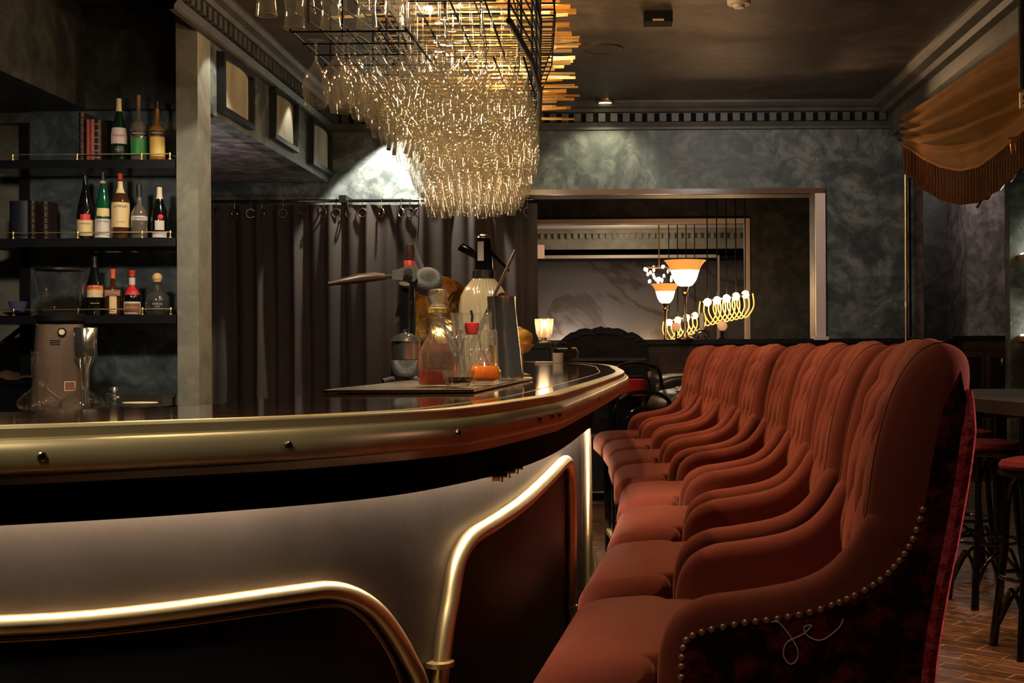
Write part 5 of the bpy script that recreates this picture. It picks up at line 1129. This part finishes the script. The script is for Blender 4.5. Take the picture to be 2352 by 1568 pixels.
# ================================================================ RIGHT SIDE
# brass pole
p = at(2082, 400, 11.1); zt = p.z; t = thing('brass_pole', 'slim brass pole standing against the back wall under the swag', 'pole', (p.x, 11.14, 0)); MB().tube([(-.004, 0, 0), (0, 0, at(2082, 720, 11.1).z), (0, 0, zt)], .013, 12).build('pole', 'gold_trim', t); MB().tube([(.055, .08, 1.3), (.055, .08, zt)], .010, 8).build('dark_conduit', 'black_metal', t); MB().cyl((0, 0, at(2082, 705, 11.1).z), .017, .05, 12).build('pole_joint', 'brass', t)
# swag with fringe on the right bulkhead
XS = 2.42
top = [(2074, 262), (2120, 236), (2170, 204), (2230, 163), (2290, 118), (2360, 60), (2440, -10)]
bot = [(2072, 332), (2095, 345), (2120, 363), (2160, 382), (2205, 391), (2250, 381), (2290, 352), (2330, 318), (2360, 290), (2440, 180)]
fr = [(2074, 392), (2090, 408), (2120, 436), (2160, 460), (2205, 471), (2245, 466), (2290, 440), (2325, 408), (2360, 374), (2440, 290)]
def yv(L_, x): return interp([a for a, b in L_], [b for a, b in L_], x)
def sw(u, v):
    px = 2073+(2440-2073)*u; a, b = yv(top, px), yv(bot, px); py = a+(b-a)*v
    w_ = px-2073; m = (px-2215)/150.0
    fold = sin((v*4.6+.9*(1-m*m)*1.1)*2*pi*1.0)*.075*sin(pi*min(1, v*1.15))**.7*max(0, 1-m*m*.6)*(1 if v < .75 else max(0, 1-(v-.75)*5))
    p = onX(px, py, XS-.06-.05*sin(pi*v)*max(0, 1-m*m)); return (p.x+fold, p.y, p.z)
t = thing('swag_pelmet', 'draped ochre swag pelmet with long rust fringe under the right cornice', 'curtain swag', (0, 0, 0))
MB().grid(sw, 90, 70).build('draped_cloth', 'swag_cloth', t)
def frf(u, v):
    px = 2073+(2440-2073)*u; a, b = yv(bot, px), yv(fr, px); py = a+(b-a)*v; p = onX(px, py, XS-.065+.008*sin(u*700)); return (p.x, p.y, p.z)
MB().grid(frf, 500, 3).build('fringe', 'fringe_cord', t)
MB().tube([onX(px, yv(bot, px), XS-.075) for px in range(2073, 2441, 8)], .010, 6).build('braid', 'fringe_cord', t)
for k, px in enumerate(range(2262, 2350, 6)):
    a = onX(px, 452-(px-2262)*.85, XS+.02)
MB().tube([onX(px, 470-(px-2245)*.80+4*sin(px), XS-.02) for px in range(2245, 2360, 5)], .013, 6).build('rope_edge', 'brass_dark', t)
# dark rail and part sign at the right margin
p0 = onX(2346, 0, 2.2); p1 = onX(2346, 205, 2.2); t = thing('hanging_sign', 'edge of a pale sign with dark lettering on a dark drop rod', 'sign', (p0.x, p0.y, 0))
MB().tube([(0, 0, H), (0, 0, p1.z)], .018, 8).build('drop_rod', 'frame_black', t); q0, q1 = onX(2342, 216, 2.2), onX(2342, 252, 2.2)
MB().box(-.012, .30, -.01, .01, q1.z, q0.z).build('sign_board', 'cream', t, False)
text('5', (q0.z-q1.z)*.8, 'ink_dark', t, (.012, -.013, (q0.z+q1.z)/2))
t2 = thing('bow_tassel', 'small looped tieback cord hanging below the sign', 'tassel', tuple(onX(2330, 322, 2.3)))
MB().tube(smoothpts([(0, 0, .02), (-.02, 0, -.02), (-.01, 0, -.08), (.01, 0, -.06), (.005, 0, 0), (.04, 0, .02), (-.04, 0, .01)], 5), .005, 6).build('cord_loop', 'brass_dark', t2)
# wall sconce ledges on the near pier
for (py, nm) in ((592, 'upper amber ledge light on the near right pier'), (778, 'lower amber ledge light on the near right pier')):
    p = at(2350, py, 9.55); t = thing('wall_sconce', nm, 'wall light', (p.x+.09, 9.5, p.z), 0, 'ledge lights on the pier'); mb = MB(); mb.box(-.12, .12, -.08, .1, -.02, .02); mb.build('ledge', 'gold_trim', t, False)
    MB().box(-.10, .10, .0, .08, .02, .035).build('diffuser', 'shade_glow', t, False); lamp('sconce_light', 'POINT', (p.x+.12, 9.44, p.z+.1), 1.6, (.95, 1, .75), .04)
# panelled cabinet under the pier
a, b = at(2216, 771, 11.7), at(2322, 890, 11.7); t = thing('panelled_cabinet', 'dark panelled wooden cabinet in the right recess', 'cabinet', ((a.x+b.x)/2, 11.8, 0)); hw = (b.x-a.x)/2
MB().box(-hw, hw+.2, -.02, .2, 0, a.z-.03).build('carcass', 'dark_wood', t, False); MB().box(-hw-.03, hw+.2, -.05, .2, a.z-.03, a.z).build('top_board', 'frame_black', t, False)
for s_ in (-1, 1):
    d = MB().box(s_*hw*.5-hw*.42, s_*hw*.5+hw*.42, -.035, -.02, .3, a.z-.14).build('door', 'dark_wood', t, False)
    MB().box(s_*hw*.5-hw*.30, s_*hw*.5+hw*.30, -.041, -.035, .36, a.z-.19).build('door_panel', 'carved_wood', d, False)
MB().ball((hw*.7, -.05, a.z-.24), .02, 10, 8, (1, 1, 2)).build('keyhole_plate', 'brass_dark', t)
MB().box(hw+.0, hw+.04, -.06, 0, 0, a.z).build('post', 'frame_black', t, False)
# high table
ZT = .975; q = [onZ(2195, 893, ZT), onZ(2420, 893, ZT), onZ(2420, 930, ZT), onZ(2195, 912, ZT)]
t = thing('high_table', 'dark high table on the right behind the near chair', 'table', (0, 0, 0)); MB().slab([(v.x, v.y, ZT-.06) for v in q], (0, 0, .06)).build('tabletop', 'table_wood', t, False)
for v in ((2.2, 6.9), (2.75, 6.75), (2.3, 7.7)): MB().box(v[0]-.03, v[0]+.03, v[1]-.03, v[1]+.03, 0, ZT-.06).build('leg', 'black_gloss', t, False)
MB().box(2.0, 2.9, 7.25, 7.3, .82, .86).build('crossrail', 'steel_dark', t, False)
# bentwood bar stools
def stool(px, py, Y, label, rz=0):
    p = at(px, py, Y); t = thing('bar_stool', label, 'bar stool', (p.x, Y, 0), rz, 'black bentwood bar stools'); R = .155; zt = .745
    MB().lathe([(0, zt-.012), (R*.98, zt-.012), (R, zt), (R*.93, zt+.018), (R*.6, zt+.03), (0, zt+.034)], seg=32).build('seat_pad', 'velvet_stool', t)
    MB().lathe([(0, zt-.04), (R*.96, zt-.04), (R, zt-.03), (R, zt-.014), (0, zt-.012)], seg=32).build('seat_ring', 'black_gloss', t)
    for k in range(4):
        a = pi/4+k*pi/2; c_, s_ = cos(a), sin(a)
        MB().tube([(c_*R*.8, s_*R*.8, zt-.03), (c_*R*.92, s_*R*.92, .4), (c_*R*1.25, s_*R*1.25, 0)], [.015, .015, .019], 10).build('leg', 'black_gloss', t)
        a2 = a+pi/2; P = [(c_*R*.9, s_*R*.9, zt-.18), ((c_*.8+cos(a2)*.2)*R*.85, (s_*.8+sin(a2)*.2)*R*.85, zt-.08), ((c_+cos(a2))*R*.42, (s_+sin(a2))*R*.42, zt-.045), ((c_*.2+cos(a2)*.8)*R*.85, (s_*.2+sin(a2)*.8)*R*.85, zt-.08), (cos(a2)*R*.9, sin(a2)*R*.9, zt-.18)]
        MB().tube(smoothpts(P, 5), .009, 8).build('arch_brace', 'black_gloss', t)
        P = [(c_*R*1.1, s_*R*1.1, .09), ((c_*.8+cos(a2)*.2)*R*1.0, (s_*.8+sin(a2)*.2)*R*1.0, .20), ((c_+cos(a2))*R*.52, (s_+sin(a2))*R*.52, .25), ((c_*.2+cos(a2)*.8)*R*1.0, (s_*.2+sin(a2)*.8)*R*1.0, .20), (cos(a2)*R*1.1, sin(a2)*R*1.1, .09)]
        MB().tube(smoothpts(P, 5), .009, 8).build('lower_arch', 'black_gloss', t)
    MB().tube([(R*.98*cos(a*pi/16), R*.98*sin(a*pi/16), .30) for a in range(32)], .009, 8, True).build('foot_ring', 'black_gloss', t)
stool(2267, 1025, 6.2, 'bar stool with dark red seat in full view right of the near chair', .2)
stool(2215, 1005, 7.0, 'bar stool partly hidden behind the near velvet chair'); stool(2386, 1070, 5.2, 'bar stool cut off by the right margin', .1)
bpy.context.view_layer.update()
